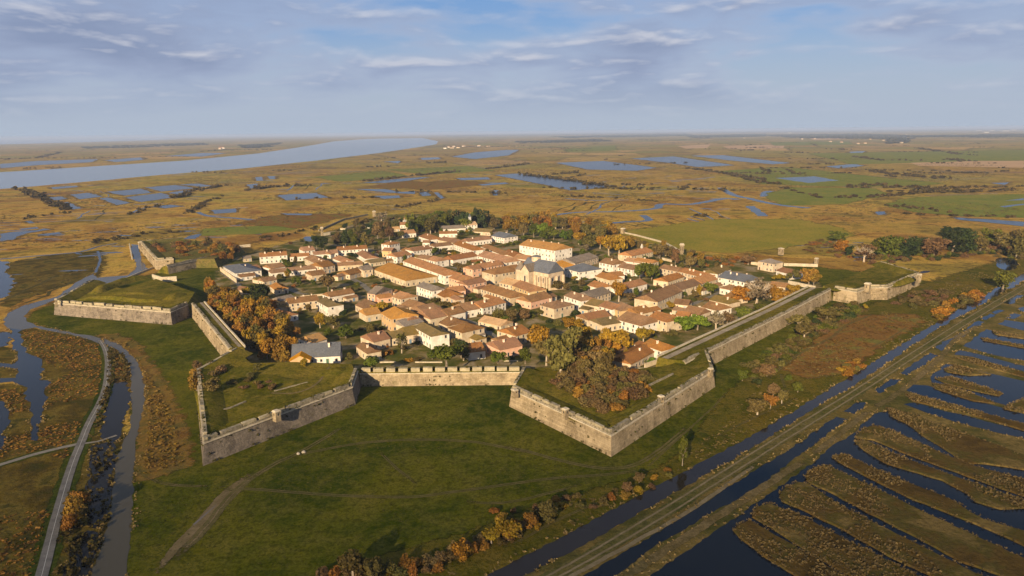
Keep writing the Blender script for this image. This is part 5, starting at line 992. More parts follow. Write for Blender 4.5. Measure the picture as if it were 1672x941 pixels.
 ('z6', 480, 600, 200, 130, 'rust', 'round'), ('z6', 450, 660, 130, 120, 'rust', 'round'), ('z6', 520, 510, 120, 120, 'rust', 'round'), ('z0', 850, 235, 60, 60, 'yellow', 'round', 5.6), ('q6', 635, 800, 150, 130, 'rust', 'round'),
 ('z0', 260, 400, 100, 110, 'olive', 'round', 6), ('z0', 550, 265, 60, 60, 'olive', 'round', 6),
]
for t in TL:
    z = t[7] if len(t) > 7 else 0.0
    T(*t[:7], z=z)
def inpoly(x, y, P):
    c = False; n = len(P)
    for i in range(n):
        a, b = P[i], P[i - 1]
        if (a.y > y) != (b.y > y) and x < (b.x - a.x) * (y - a.y) / (b.y - a.y) + a.x: c = not c
    return c
def fill(reg, fl, n, mind, z=0.0):
    P = px(reg, fl, z); xs = [p.x for p in P]; ys = [p.y for p in P]; out = []
    for _ in range(n * 60):
        x, y = rnd.uniform(min(xs), max(xs)), rnd.uniform(min(ys), max(ys))
        if inpoly(x, y, P) and all((x - q.x) ** 2 + (y - q.y) ** 2 > mind * mind for q in out): out.append(Vector((x, y, z)))
        if len(out) >= n: break
    return out
def grove(reg, fl, n, mind, h, w, cols, lab, group, z=0.0, shrub=False, kind='round'):
    for p in fill(reg, fl, n, mind, z):
        c = rnd.choice(cols); tree(p, rnd.uniform(*h), rnd.uniform(*w), c, kind, group, lab.replace('%c', CN[c]), shrub)
grove('f', [338, 478, 372, 488, 400, 502, 440, 508, 462, 525, 474, 560, 478, 588, 450, 590, 408, 590, 380, 560, 352, 520], 64, 3.6, (8, 12.5), (6.5, 9.5), ['rust', 'orange', 'rust', 'orange', 'olive', 'rust'], '%c autumn tree in the dense grove behind the canal-side curtain wall', 'autumn grove behind the canal-side curtain', kind='full')
grove('f', [660, 378, 700, 366, 790, 362, 806, 372, 740, 380, 690, 392], 30, 6.5, (14, 20), (11, 15), ['green', 'dark', 'green', 'olive'], 'tall %c tree in the far row behind the belfry house', 'green tree row at the far rampart', kind='full')
grove('f', [805, 366, 880, 362, 1000, 380, 1030, 392, 960, 390, 900, 378], 34, 6.5, (11, 15), (10, 14), ['rust', 'olive', 'orange', 'rust'], '%c tree in the far belt beyond the two-storey barracks', 'autumn belt beyond the barracks', kind='full')
grove('f', [1030, 398, 1090, 408, 1160, 425, 1150, 440, 1100, 428, 1040, 415], 16, 6, (5, 9), (6, 9), ['brown', 'olive', 'brown', 'rust'], '%c tree in the far belt between bell gable chapel and pale tower', 'brown belt near the pale tower')
grove('f', [560, 375, 650, 358, 660, 372, 600, 395, 560, 398], 22, 6, (7, 12), (6, 10), ['dark', 'brown', 'green', 'brown', 'olive'], '%c tree in the far left belt behind the pyramid-roofed house', 'far left tree belt', kind='full')
grove('q8', [330, 860, 420, 700, 560, 640, 800, 720, 960, 830, 900, 930, 700, 960, 480, 950], 30, 4.0, (6.5, 11.5), (6, 9.5), ['olive', 'brown', 'brown', 'olive', 'rust'], '%c tree in the clump at the town side of the canal bastion', 'tree clump at the canal bastion throat', 4.5)
grove('z1', [950, 290, 1100, 280, 1350, 270, 1560, 290, 1540, 370, 1350, 385, 1180, 375, 1060, 350], 40, 5, (5, 9), (6, 10), ['rust', 'brown', 'rust', 'olive'], '%c shrub in the thicket above the harbour inlet', 'thicket above the harbour inlet', 4.5, True)
grove('z3', [300, 260, 480, 220, 700, 180, 950, 210, 900, 330, 800, 420, 700, 460, 560, 420, 450, 330], 64, 3.0, (2.2, 5.2), (4.5, 8.5), ['brown', 'brown', 'olive', 'olive', 'rust'], '%c bush in the brush on top of the canal bastion', 'brush on the canal bastion', 6.0, True)
grove('z0', [130, 260, 200, 210, 330, 220, 330, 290, 230, 330, 180, 400, 140, 400], 14, 2.6, (2.5, 5), (4, 6), ['rust', 'brown', 'rust'], '%c bush on the shoulder of the dark bastion', 'bushes on the dark bastion shoulder', 5.5, True)
grove('z0', [380, 330, 520, 270, 620, 330, 700, 370, 560, 380, 420, 380], 8, 4, (1.2, 2.6), (2.5, 4.5), ['brown', 'olive'], '%c low bush on the lawn of the dark bastion', 'bushes on the dark bastion lawn', 6.2, True)
grove('z7', [420, 806, 800, 780, 1100, 690, 1300, 600, 1520, 520, 1672, 430, 1640, 520, 1480, 600, 1250, 690, 1060, 770, 880, 820], 58, 2.6, (1.6, 4.2), (2.6, 5), ['brown', 'olive', 'brown', 'rust'], '%c shrub in the hedge along the bottom edge of the meadow', 'hedge at the meadow edge', 0, True)
grove('z8', [20, 470, 200, 520, 420, 430, 700, 400, 900, 370, 1100, 260, 1160, 280, 1000, 400, 800, 440, 500, 560, 250, 640, 30, 640], 26, 3, (1, 2.6), (2, 4), ['brown', 'olive', 'yellow', 'rust'], '%c low shrub on the rough strip between meadow and canal', 'low shrubs between meadow and canal', 0, True)
grove('z10', [200, 460, 360, 330, 480, 240, 620, 150, 760, 110, 800, 160, 650, 260, 520, 330, 400, 420, 300, 500], 44, 4.5, (1.8, 4.5), (4, 8), ['olive', 'olive', 'brown', 'green'], '%c shrub along the foot of the long curtain wall', 'shrubs below the long curtain', 0, True)
grove('z10', [690, 480, 760, 430, 820, 440, 800, 480, 720, 505], 9, 3, (2, 3.2), (4, 6), ['rust', 'orange', 'olive'], '%c shrub in the bright thicket beside the straight canal', 'golden thicket by the canal', 0, True)
grove('z10', [1270, 120, 1400, 60, 1450, 80, 1330, 150, 1180, 210], 16, 5, (2.5, 5), (5, 9), ['orange', 'rust', 'olive'], '%c shrub on the canal bank past the farthest bastion', 'shrubs on the far canal bank', 0, True)
grove('z10', [960, 120, 1100, 60, 1300, 60, 1240, 120, 1050, 150], 20, 6, (2, 4), (5, 9), ['olive', 'brown'], '%c low shrub on rough ground below the farthest bastion', 'shrubs below the farthest bastion', 0, True)
grove('f', [430, 440, 560, 410, 700, 400, 820, 420, 900, 450, 1080, 440, 1180, 470, 1080, 520, 940, 545, 800, 570, 640, 560, 540, 520], 0, 9, (2, 4.5), (3, 6), ['green'], '', '', 0, True)
for rg_, fl_, n_, hh_, cc_ in (('z11', [560, 520, 700, 440, 900, 470, 1100, 480, 1350, 460, 1480, 420, 1640, 440, 1660, 520, 1400, 470, 1150, 510, 880, 520, 640, 540], 90, (2, 5.5), ['dark', 'olive', 'brown', 'green']), ('z11', [160, 420, 300, 360, 460, 400, 560, 470, 600, 540, 420, 500, 240, 450], 40, (1.2, 3.2), ['olive', 'brown', 'rust']),
    ('z10', [180, 560, 330, 420, 480, 280, 620, 170, 780, 120, 830, 150, 650, 250, 480, 340, 360, 470, 250, 560], 70, (1.2, 4), ['olive', 'green', 'dark', 'brown']), ('f', [400, 400, 520, 370, 640, 350, 660, 372, 560, 400, 460, 412], 40, (1.5, 4), ['olive', 'brown', 'dark']), ('q5', [0, 160, 180, 200, 420, 260, 700, 250, 900, 240, 880, 300, 640, 330, 300, 340, 60, 240], 50, (1.5, 4.5), ['olive', 'brown', 'rust', 'dark'])):
    grove(rg_, fl_, n_, 3, hh_, (3.5, 7), cc_, '%c shrub in rough ground', 'rough ground shrubs', 0, True)
for t in TREES:
    if t['group'] == 'rough ground shrubs': t['group'] = t['label'] = None
SH = [('s1', 130, 110, 60, 80, 'olive'), ('s1', 350, 150, 90, 90, 'green'), ('s1', 480, 130, 50, 100, 'rust'), ('s1', 900, 80, 60, 120, 'dark'), ('s1', 1040, 90, 60, 120, 'green'), ('s1', 1400, 120, 50, 120, 'green'), ('s1', 400, 560, 60, 90, 'yellow'), ('s1', 1100, 410, 60, 120, 'dark'), ('s1', 1380, 840, 80, 130, 'dark'),
 ('s2', 900, 440, 70, 160, 'olive'), ('s2', 1050, 490, 70, 160, 'olive'), ('s2', 1200, 480, 60, 130, 'rust'), ('s2', 1350, 440, 80, 160, 'olive'), ('s2', 1500, 380, 60, 130, 'brown'), ('s2', 1600, 360, 60, 120, 'brown'), ('s2', 260, 180, 60, 130, 'green'), ('s2', 130, 200, 50, 120, 'dark'), ('s2', 200, 830, 70, 120, 'green'), ('s2', 60, 800, 80, 130, 'dark'), ('s2', 1600, 640, 50, 130, 'olive'),
 ('s3', 700, 520, 90, 120, 'dark'), ('s3', 200, 640, 50, 120, 'olive'), ('s3', 330, 830, 70, 90, 'green'), ('s3', 430, 860, 60, 90, 'green'), ('s3', 1480, 620, 80, 150, 'dark'), ('s3', 1200, 250, 60, 110, 'green'), ('s3', 900, 660, 60, 120, 'green'), ('s4', 180, 460, 70, 160, 'dark'), ('s4', 350, 400, 40, 90, 'olive'), ('s4', 1400, 700, 50, 150, 'olive'), ('s4', 960, 400, 40, 80, 'green'),
 ('s5', 560, 600, 110, 110, 'rust'), ('s5', 650, 570, 80, 100, 'rust'), ('s5', 600, 480, 60, 80, 'rust'), ('s5', 900, 670, 60, 150, 'yellow'), ('s5', 1020, 660, 60, 120, 'olive'), ('s5', 60, 640, 90, 110, 'green'), ('s5', 1000, 430, 50, 120, 'dark'), ('s5', 950, 390, 40, 110, 'rust'), ('s5', 420, 240, 60, 110, 'dark'),
 ('s6', 500, 330, 60, 110, 'green'), ('s6', 270, 470, 60, 120, 'dark'), ('s6', 480, 440, 50, 110, 'olive'), ('s6', 300, 540, 60, 140, 'dark'), ('s6', 780, 720, 60, 110, 'dark'), ('s6', 1300, 220, 60, 120, 'dark'), ('r5', 560, 620, 50, 120, 'olive'), ('r5', 860, 820, 60, 120, 'olive'), ('r5', 940, 840, 60, 90, 'brown'), ('r5', 330, 640, 50, 120, 'brown'), ('r5', 80, 240, 50, 90, 'green'), ('r5', 200, 280, 50, 110, 'dark'),
 ('r3', 640, 330, 50, 120, 'green'), ('r3', 470, 760, 50, 120, 'olive'), ('r3', 380, 740, 60, 120, 'olive'), ('r3', 830, 470, 40, 120, 'olive'), ('r3', 1200, 450, 60, 140, 'green'), ('r3', 1100, 460, 50, 130, 'green'), ('r3', 40, 450, 50, 90, 'dark'), ('r1', 1540, 770, 60, 130, 'dark'), ('r1', 600, 720, 60, 110, 'green'), ('r1', 940, 620, 70, 120, 'green'), ('r1', 760, 430, 50, 110, 'dark'), ('r1', 850, 420, 50, 120, 'olive'), ('r1', 1000, 440, 60, 120, 'dark'), ('r1', 640, 420, 70, 130, 'olive'), ('r1', 510, 700, 60, 110, 'olive'),
 ('r4', 900, 520, 40, 90, 'green'), ('r4', 1480, 800, 40, 120, 'olive'), ('r4', 1230, 590, 60, 80, 'green'), ('q8', 1220, 800, 70, 130, 'green'), ('q8', 1330, 790, 60, 110, 'bright'), ('q8', 500, 240, 40, 90, 'green'), ('q8', 1540, 520, 60, 110, 'olive'), ('q6', 1470, 800, 90, 130, 'dark'), ('q6', 1250, 760, 80, 90, 'olive')]
for s in SH: T(*s, kind='bush', shrub=True)

TOWNP = px('f', [430, 440, 480, 408, 560, 398, 640, 372, 760, 366, 850, 390, 960, 400, 1060, 410, 1180, 440, 1230, 470, 1130, 540, 1010, 585, 860, 592, 600, 592, 500, 540])
def clear_of_houses(p, m):
    for h_ in HOUSES:
        d = Vector((p.x, p.y, 0)) - h_['p']; a = -h_['o'].rotation_euler.z; x = d.x * math.cos(a) - d.y * math.sin(a); y = d.x * math.sin(a) + d.y * math.cos(a)
        if abs(x) < h_['L'] / 2 + m and abs(y) < h_['W'] / 2 + m: return False
    return True
CH_P = at('r4', 50, 600, 0)
n_g = 0
for _ in range(5000):
    if n_g >= 190: break
    x, y = rnd.uniform(-260, 330), rnd.uniform(290, 700); p = Vector((x, y, 0))
    if not inpoly(x, y, TOWNP) or not clear_of_houses(p, 1.6) or (p - CH_P).length < 18 or any((t['p'] - p).length < 3 for t in TREES): continue
    n_g += 1
    if rnd.random() < .42 and clear_of_houses(p, 3): tree(p, rnd.uniform(4.5, 8), rnd.uniform(4, 6.5), rnd.choice(['green', 'olive', 'brown', 'green', 'dark', 'orange']), 'round')
    else: tree(p, rnd.uniform(1.4, 3.4), rnd.uniform(2.4, 5), rnd.choice(['green', 'olive', 'brown', 'dark', 'olive', 'rust']), 'bush', shrub=True)
big = lambda t: -t['h'] * t['w'] / (t['p'].length ** 2)
sh = sorted([t for t in TREES if t['shrub']], key=big); tr = sorted([t for t in TREES if not t['shrub']], key=big)
for t in sh[:290]: t['o'] = link('shrub', crown('bush', t['col'], t['i']), None, t['p'], t['rot'], (t['w'], t['w'] * rnd.uniform(.85, 1.15), t['h']))
for t in tr[:298]: plant(t)
TREES = [t for t in TREES if 'o' in t]
def mass(name, rest, kind_, n_, sz):
    qs, ts, ms, cols_ = [], [], [], sorted({t['col'] for t in rest})
    for t in rest:
        kd = kind_ or ('round' if t['kind'] == 'bare' else t['kind'])
        q, ti = leaf_cloud(900 + t['i'], lobeset(900 + t['i'], kd), n_, sz, .4); c_, s_ = math.cos(t['rot']), math.sin(t['rot'])
        qs.append(np.stack([(q[:, 0] * c_ - q[:, 1] * s_) * t['w'] + t['p'].x, (q[:, 0] * s_ + q[:, 1] * c_) * t['w'] + t['p'].y, q[:, 2] * t['h'] + t['p'].z], 1)); ts.append(ti); ms.append(np.full(n_, cols_.index(t['col']), np.int32))
    ug = quadmesh(name, np.concatenate(qs), np.concatenate(ts), LEAF[cols_[0]])
    for c_ in cols_[1:]: ug.materials.append(LEAF[c_])
    ug.polygons.foreach_set('material_index', np.concatenate(ms)); link(name, ug)['kind'] = 'stuff'
mass('undergrowth', sh[290:], 'bush', 420, .06); mass('tree_belt', tr[298:], None, 900, .042)
# ------------------------------------------------------------------ labels that single each house, tree and shrub out
LAND = [('the stone church', CH.location), ('the long white barracks', hb('very long')['p']), ('the ochre-roofed hall', hb('wide ochre')['p']), ('the two-storey barracks', hb('huge two')['p']), ('the slate hip roof', hb('large slate hip')['p']),
        ('the bell gable chapel', hb('bell gable')['p']), ('the pyramid-roofed house', hb('tall square')['p']), ('the slate-roofed hotel', hb('white hotel')['p']), ('the belfry house', hb('belfry')['p']), ('the dark slate house', hb('dark slate roof near')['p']),
        ('the bastion-side slate house', hb('front meadow')['p']), ('the square stone house', hb('square stone house')['p']), ('the grey hip-roofed house', hb('tall cream house with grey')['p'])]
ORD = ['nearest', 'second', 'third', 'fourth', 'fifth', 'sixth', 'seventh', 'eighth', 'ninth', 'tenth', 'eleventh', 'twelfth', 'thirteenth', 'fourteenth', 'fifteenth', 'sixteenth', 'seventeenth', 'eighteenth', 'nineteenth', 'twentieth']
def sector(p, q):
    f = Vector((q.x, q.y, 0)).normalized(); r_ = Vector((f.y, -f.x, 0)); d = Vector((p.x - q.x, p.y - q.y, 0))
    x, y = d.dot(r_), d.dot(f) * .8
    return ('right of' if x > 0 else 'left of') if abs(x) > abs(y) else ('behind' if y > 0 else 'before')
def relabel(items, phrase, cat, group):
    b = {}
    for it in items:
        nm, q = min(LAND, key=lambda l: (l[1] - it['p']).length); it['rel'] = (sector(it['p'], q), nm); it['d'] = (q - it['p']).length
        b.setdefault((it['rel'], phrase(it, 0)), []).append(it)
    for (rel, _), L in b.items():
        L.sort(key=lambda i: i['d'])
        for k, it in enumerate(L):
            o = '' if len(L) == 1 else ', ' + ORD[min(k, 19)] + ' such'
            tag(it['o'], f"{phrase(it, 1)}{o} {rel[0]} {rel[1]}", cat, group)
RN = {'terra': 'terracotta', 'brown': 'brown', 'orange': 'bright orange', 'ochre': 'ochre', 'olive': 'mossy brown', 'slate': 'slate', 'grey': 'grey', 'red': 'red', 'peach': 'pale peach'}
def hphrase(i, full_):
    size = 'long' if i['L'] > 20 else 'small' if i['L'] * i['W'] < 90 else 'two-storey' if i['h'] > 5.3 else 'low'
    return f"{size} {i['wall']} house with {RN[i['roof']]} roof"
for hh in HOUSES:
    if hh['label']: tag(hh['o'], hh['label'], 'house', 'houses of the walled town')
relabel([h for h in HOUSES if not h['label']], hphrase, 'house', 'houses of the walled town')
for t in TREES:
    if t['label']: tag(t['o'], t['label'], 'shrub' if t['shrub'] else 'tree', t['group'])
LAND += [('the canal bastion', f_(1000, 660)), ('the dark bastion', f_(430, 650)), ('the hairpin bend bastion', f_(190, 500)), ('the farthest bastion', f_(1430, 475)), ('the round pond', at('z11', 1560, 530)), ('the long curtain wall', f_(1250, 545)), ('the tall pale tower', f_(1113, 414)), ('the square watch post', f_(1275, 414)), ('the rust heath', f_(1380, 580)), ('the meadow track fork', at('z7', 200, 190)), ('the merlon curtain', f_(720, 610))]
relabel([t for t in TREES if not t['label'] and not t['shrub']], lambda i, f: f"{'tall' if i['h'] > 11 else 'small' if i['h'] < 6 else 'broad'} {CN[i['col']]} tree", 'tree', 'trees in and around the town')
relabel([t for t in TREES if not t['label'] and t['shrub']], lambda i, f: f"{'low' if i['h'] < 3 else 'bushy'} {CN[i['col']]} garden shrub", 'shrub', 'garden shrubs in the town')

# two pale boulders beside the forked track
for x, y, s, lb in ((487, 741, .55, 'left one of two pale boulders beside the forked track'), (496, 738.5, .65, 'right one of two pale boulders beside the forked track')):
    bm = bmesh.new(); bmesh.ops.create_icosphere(bm, subdivisions=2, radius=s)
    for v_ in bm.verts: v_.co *= rnd.uniform(.8, 1.12); v_.co.z *= .75
    me = bpy.data.meshes.new('boulder'); bm.to_mesh(me); bm.free(); me.materials.append(CORDON)
    tag(link('boulder', me, None, at('f', x, y, .25)), lb, 'boulder', 'boulders by the track')

# ------------------------------------------------------------------ reeds, tussocks, scrub (uncountable)
def mkclump(seed, n, kind):
    q, t = leaf_cloud(seed, lobeset(seed, 'bush'), n, .17 if kind == 'scrub' else .2, .5); return q
def scatter(name, pts, hs, ws, mat, kindname='stuff', n=7):
    tm = [mkclump(s, n, name) for s in range(6)]
    k = len(pts); idx = npr.integers(0, 6, k); rot = npr.uniform(0, 6.28, k); out = np.empty((k, n * 4, 3), np.float32)
    for i in range(6):
        m = idx == i; c, s = np.cos(rot[m]), np.sin(rot[m]); q = tm[i]
        x = (q[None, :, 0] * c[:, None] - q[None, :, 1] * s[:, None]) * ws[m][:, None] + pts[m][:, 0:1]
        y = (q[None, :, 0] * s[:, None] + q[None, :, 1] * c[:, None]) * ws[m][:, None] + pts[m][:, 1:2]
        z = q[None, :, 2] * hs[m][:, None] + pts[m][:, 2:3]
        out[m] = np.stack([x, y, z], 2)
    me = quadmesh(name, out.reshape(-1, 3), npr.random(k * n), mat)
    o = link(name, me); o['kind'] = kindname; return o
def np_in(pts, P):
    x, y = pts[:, 0], pts[:, 1]; c = np.zeros(len(pts), bool); n = len(P)
    for i in range(n):
        a, b = P[i], P[i - 1]
        if a.y == b.y: continue
        c ^= ((a.y > y) != (b.y > y)) & (x < (b.x - a.x) * (y - a.y) / (b.y - a.y) + a.x)
    return c
def sample_poly(P, dens_):
    xs = [p.x for p in P]; ys = [p.y for p in P]
    n = int((max(xs) - min(xs)) * (max(ys) - min(ys)) * dens_); n = min(n, 400000)
    pts = np.stack([npr.uniform(min(xs), max(xs), n), npr.uniform(min(ys), max(ys), n), np.zeros(n)], 1)
    return pts[np_in(pts, P)]
def edge_pts(P, per_m, out=.6, closed=True):
    o = []
    for i in range(len(P) if closed else len(P) - 1):
        a, b = P[i], P[(i + 1) % len(P)]; L = (b - a).length; n = npr.poisson(L * per_m)
        t = npr.random(n); o.append(np.stack([a.x + (b.x - a.x) * t + npr.normal(0, out, n), a.y + (b.y - a.y) * t + npr.normal(0, out, n), np.zeros(n)], 1))
    return np.concatenate(o)
REED = leafmat('reed_straw', (.13, .085, .030), (.25, .172, .072))
RUSTV = leafmat('marsh_rust', (.105, .058, .016), (.165, .10, .027))
SCRUBM = leafmat('scrub_leaves', (.048, .042, .014), (.095, .066, .024))
GOLD = leafmat('golden_sedge', (.17, .10, .016), (.25, .16, .03))
# islands between the salt ponds: raised banks with sloping sides
ISL = [[900, 85, 1000, 110, 1300, 215, 1601, 325, 1760, 380, 1760, 450, 1600, 402, 1400, 372, 1300, 370, 1200, 300, 1100, 240, 1000, 165, 930, 132],
 [738, 238, 765, 200, 830, 172, 960, 212, 1130, 290, 1310, 370, 1601, 450, 1760, 500, 1760, 590, 1480, 498, 1200, 396, 1000, 322, 830, 250],
 [735, 256, 800, 252, 1000, 345, 1200, 416, 1480, 515, 1601, 556, 1760, 600, 1760, 640, 1601, 598, 1480, 604, 1350, 565, 1310, 525, 1180, 455, 900, 372, 780, 300],
 [620, 332, 680, 320, 900, 420, 1250, 562, 1330, 618, 1400, 655, 1601, 712, 1760, 760, 1760, 880, 1601, 792, 1450, 722, 1250, 640, 1000, 540, 800, 440, 650, 360],
 [482, 432, 520, 392, 590, 376, 650, 402, 900, 522, 1250, 692, 1601, 852, 1760, 930, 1760, 1050, 1500, 950, 1300, 882, 1000, 722, 800, 622, 640, 532, 500, 466],
 [350, 532, 380, 490, 440, 462, 500, 472, 560, 512, 700, 602, 1000, 752, 1300, 902, 1560, 1020, 1300, 1020, 1120, 942, 900, 840, 700, 722, 500, 622, 362, 562],
 [210, 642, 230, 592, 300, 572, 350, 592, 480, 642, 700, 762, 900, 862, 1200, 1010, 830, 1020, 700, 942, 450, 792, 300, 692],
 [115, 712, 140, 682, 200, 657, 260, 692, 450, 802, 680, 941, 790, 1020, 560, 1020, 430, 941, 280, 852, 150, 752]]
IS2 = [('z10', l) for l in ([1040, 603, 1100, 606, 1300, 660, 1800, 800, 1800, 835, 1300, 690, 1080, 642], [1180, 545, 1280, 555, 1500, 640, 1520, 655, 1400, 640, 1200, 575],
       [1200, 520, 1280, 510, 1480, 570, 1560, 600, 1540, 615, 1400, 585, 1260, 550], [1240, 470, 1300, 445, 1500, 500, 1380, 505, 1260, 485], [1300, 405, 1400, 410, 1700, 500, 1700, 520, 1420, 445],
       [1500, 265, 1700, 300, 1700, 312, 1520, 285], [1440, 300, 1700, 350, 1700, 362, 1460, 318], [1560, 680, 1700, 610, 1750, 640, 1640, 700])]
v, f = [], []; TOPS = []
for k_, (reg, fl) in enumerate([('z9', l) for l in ISL] + IS2):
    P = rough_edge(px(reg, fl), .0013, .012)
    cz = .42 + .004 * k_
    ar = sum(P[i].x * P[(i + 1) % len(P)].y - P[(i + 1) % len(P)].x * P[i].y for i in range(len(P)))
    side = 1 if ar > 0 else -1
    top = [p + (o_ - p) for p, o_ in zip(P, offs(P + [P[0]], .35, side)[:-1])]
    b = len(v); n = len(P); v += [(p.x, p.y, .0) for p in P] + [(p.x, p.y, cz) for p in top]
    f += [[b + i, b + (i + 1) % n, b + n + (i + 1) % n, b + n + i] for i in range(n)]
    for t in tessellate_polygon([wz(top, 0)]): f.append([b + n + i for i in t])
    TOPS.append((P, cz))
me = mesh('marsh_islands', v, f, mottled('island_peat', [(.058, .036, .009), (.095, .058, .014), (.070, .058, .012), (.15, .102, .030)], .06, .9, (.045, .030, .011), .6, bump=(.8, .8, .5)))
bm = bmesh.new(); bm.from_mesh(me); bmesh.ops.recalc_face_normals(bm, faces=bm.faces); bm.to_mesh(me); bm.free()
link('marsh_islands', me)['kind'] = 'structure'
P_, H_, W_ = [], [], []
def clump_filter(p, sc, th):
    # patchy growth: keep points where a sum of sines says so
    a = np.sin(p[:, 0] * sc + 1.3 * np.sin(p[:, 1] * sc * .7)) + np.sin(p[:, 1] * sc * 1.1 + 1.7 * np.sin(p[:, 0] * sc * .6)); return a > th
for P, cz in TOPS:
    p = sample_poly(P, 1.5); e_ = np.array(min(P, key=lambda q: q.x))[:2]; dd = np.hypot(p[:, 0] - e_[0], p[:, 1] - e_[1]); p = p[clump_filter(p, .10, .95) | ((dd < 22) & clump_filter(p, .35, -.4))]; p[:, 2] = cz - .05; P_.append(p); H_.append(npr.uniform(.3, 1.1, len(p))); W_.append(npr.uniform(.5, 1.3, len(p)))
    p = edge_pts(P, 1.5, .3); p[:, 2] = .2; P_.append(p); H_.append(npr.uniform(.3, .8, len(p))); W_.append(npr.uniform(.4, .9, len(p)))
scatter('reeds', np.concatenate(P_), np.concatenate(H_), np.concatenate(W_), REED)
P_ = []
for P in WATERPOLY:
    d = min(p.length for p in P)
    if d < 620: P_.append(edge_pts([p for p in P], 1.6 if d < 350 else .8, .8))
def notwater(p):
    m = np.ones(len(p), bool)
    for P in WATERPOLY: m &= ~np_in(p, P)
    return m
p = np.concatenate(P_); p = p[np.hypot(p[:, 0], p[:, 1]) < 700]; p = p[notwater(p) & clump_filter(p, .21, -.3)]
scatter('bank_reeds', p, npr.uniform(.3, 1.1, len(p)), npr.uniform(.5, 1.3, len(p)), REED)
LM = [('z5', [130, 232, 330, 250, 560, 300, 630, 330, 650, 480, 640, 620, 560, 780, 480, 941, 250, 941, 290, 620, 262, 440, 170, 360]), ('z5', [-60, 590, 150, 590, 200, 760, 190, 941, -60, 941]), ('z6', [-100, 260, 440, 130, 480, 150, 400, 300, 260, 700, 190, 960, -100, 960]), ('z6', [-100, -40, 250, -40, 480, -40, 470, 95, 200, 150, -100, 210]),
      ('z5', [-60, 350, 90, 360, 110, 400, 70, 450, -60, 440]), ('z5', [-60, 480, 60, 475, 120, 500, 90, 535, -60, 540])]
P_ = []
for reg, fl in LM:
    q = sample_poly(px(reg, fl), .42); q = q[clump_filter(q, .09, -.5)]; P_.append(q)
p = np.concatenate(P_); p = p[notwater(p)]; k1 = npr.random(len(p)) < .72
scatter('sedge', p[k1], npr.uniform(.3, .9, k1.sum()), npr.uniform(.7, 1.9, k1.sum()), GOLD)
scatter('marsh_scrub', p[~k1], npr.uniform(.3, 1.0, (~k1).sum()), npr.uniform(.7, 1.9, (~k1).sum()), RUSTV)
q = sample_poly(px('f', [172, 548, 205, 562, 232, 598, 262, 640, 288, 700, 296, 758, 236, 778, 240, 700, 240, 640, 225, 590, 200, 562]), .5); k1 = npr.random(len(q)) < .6
scatter('sedge', q[k1], npr.uniform(.4, 1.1, k1.sum()), npr.uniform(1, 2.4, k1.sum()), GOLD); scatter('marsh_scrub', q[~k1], npr.uniform(.5, 1.4, (~k1).sum()), npr.uniform(1, 2.4, (~k1).sum()), RUSTV)
q = np.concatenate([sample_poly(px('z6', [420, 420, 560, 420, 480, 941, 330, 941]), .35), sample_poly(px('z5', [700, 350, 780, 380, 830, 480, 830, 560, 720, 560, 690, 700, 640, 850, 560, 941, 690, 560]), .4), sample_poly(px('z6', [640, 600, 690, 560, 640, 740, 600, 800]), .4), sample_poly(px('z6', [570, 110, 735, 70, 738, 220, 690, 560, 650, 640, 560, 620, 560, 400]), .13), sample_poly(px('z6', [480, 700, 620, 660, 580, 941, 400, 941]), .2)])
scatter('marsh_scrub', q, npr.uniform(.8, 2.2, len(q)), npr.uniform(1.2, 2.8, len(q)), leafmat('dark_scrub', (.040, .036, .010), (.085, .058, .018)))
# rough strip beside the straight canal
q = np.concatenate([sample_poly(px('f', [440, 960, 780, 885, 880, 835, 1000, 805, 1100, 765, 1180, 690, 1300, 570, 1440, 510, 1600, 440, 1672, 430, 1619, 476, 1512, 537, 1331, 649, 1116, 770, 924, 873, 790, 937, 700, 980]), .16)])
q = q[clump_filter(q, .1, 0)]
scatter('tussocks', q, npr.uniform(.3, .9, len(q)), npr.uniform(.8, 2.2, len(q)), leafmat('dry_tussock', (.11, .078, .025), (.18, .12, .04)))
q = sample_poly(px('z10', [430, 470, 640, 290, 760, 200, 1060, 180, 1080, 210, 850, 330, 700, 470, 520, 500]), .25)
scatter('heather', q, npr.uniform(.3, .8, len(q)), npr.uniform(.9, 2.2, len(q)), RUSTV)
# scrub over the marsh behind the town and along its dykes
xy = np.stack([npr.uniform(-900, 1300, 60000), npr.uniform(430, 2600, 60000), np.zeros(60000)], 1)
FORTP = px('f', [60, 530, 90, 480, 220, 395, 420, 385, 600, 345, 800, 345, 1000, 370, 1130, 405, 1290, 405, 1510, 450, 1420, 510, 1160, 640, 1000, 750, 330, 770, 300, 540])
xy = xy[(np.abs(xy[:, 0]) < xy[:, 1] * .85) & notwater(xy) & ~np_in(xy, FORTP) & clump_filter(xy, .016, .35)]
for reg, fl in (('f', [1020, 379, 1180, 359, 1300, 360, 1362, 372, 1385, 384, 1330, 396, 1200, 412, 1130, 409, 1070, 396]), ('f', [1262, 316, 1300, 307, 1420, 308, 1440, 318, 1400, 326, 1370, 333, 1290, 335, 1264, 326])):
    xy = xy[~np_in(xy, px(reg, fl))]
n_ = len(xy); scatter('marsh_scrub', xy, npr.uniform(.4, 1.3, n_), npr.uniform(2, 6, n_), leafmat('marsh_bushes', (.085, .055, .022), (.13, .085, .03)), n=6)
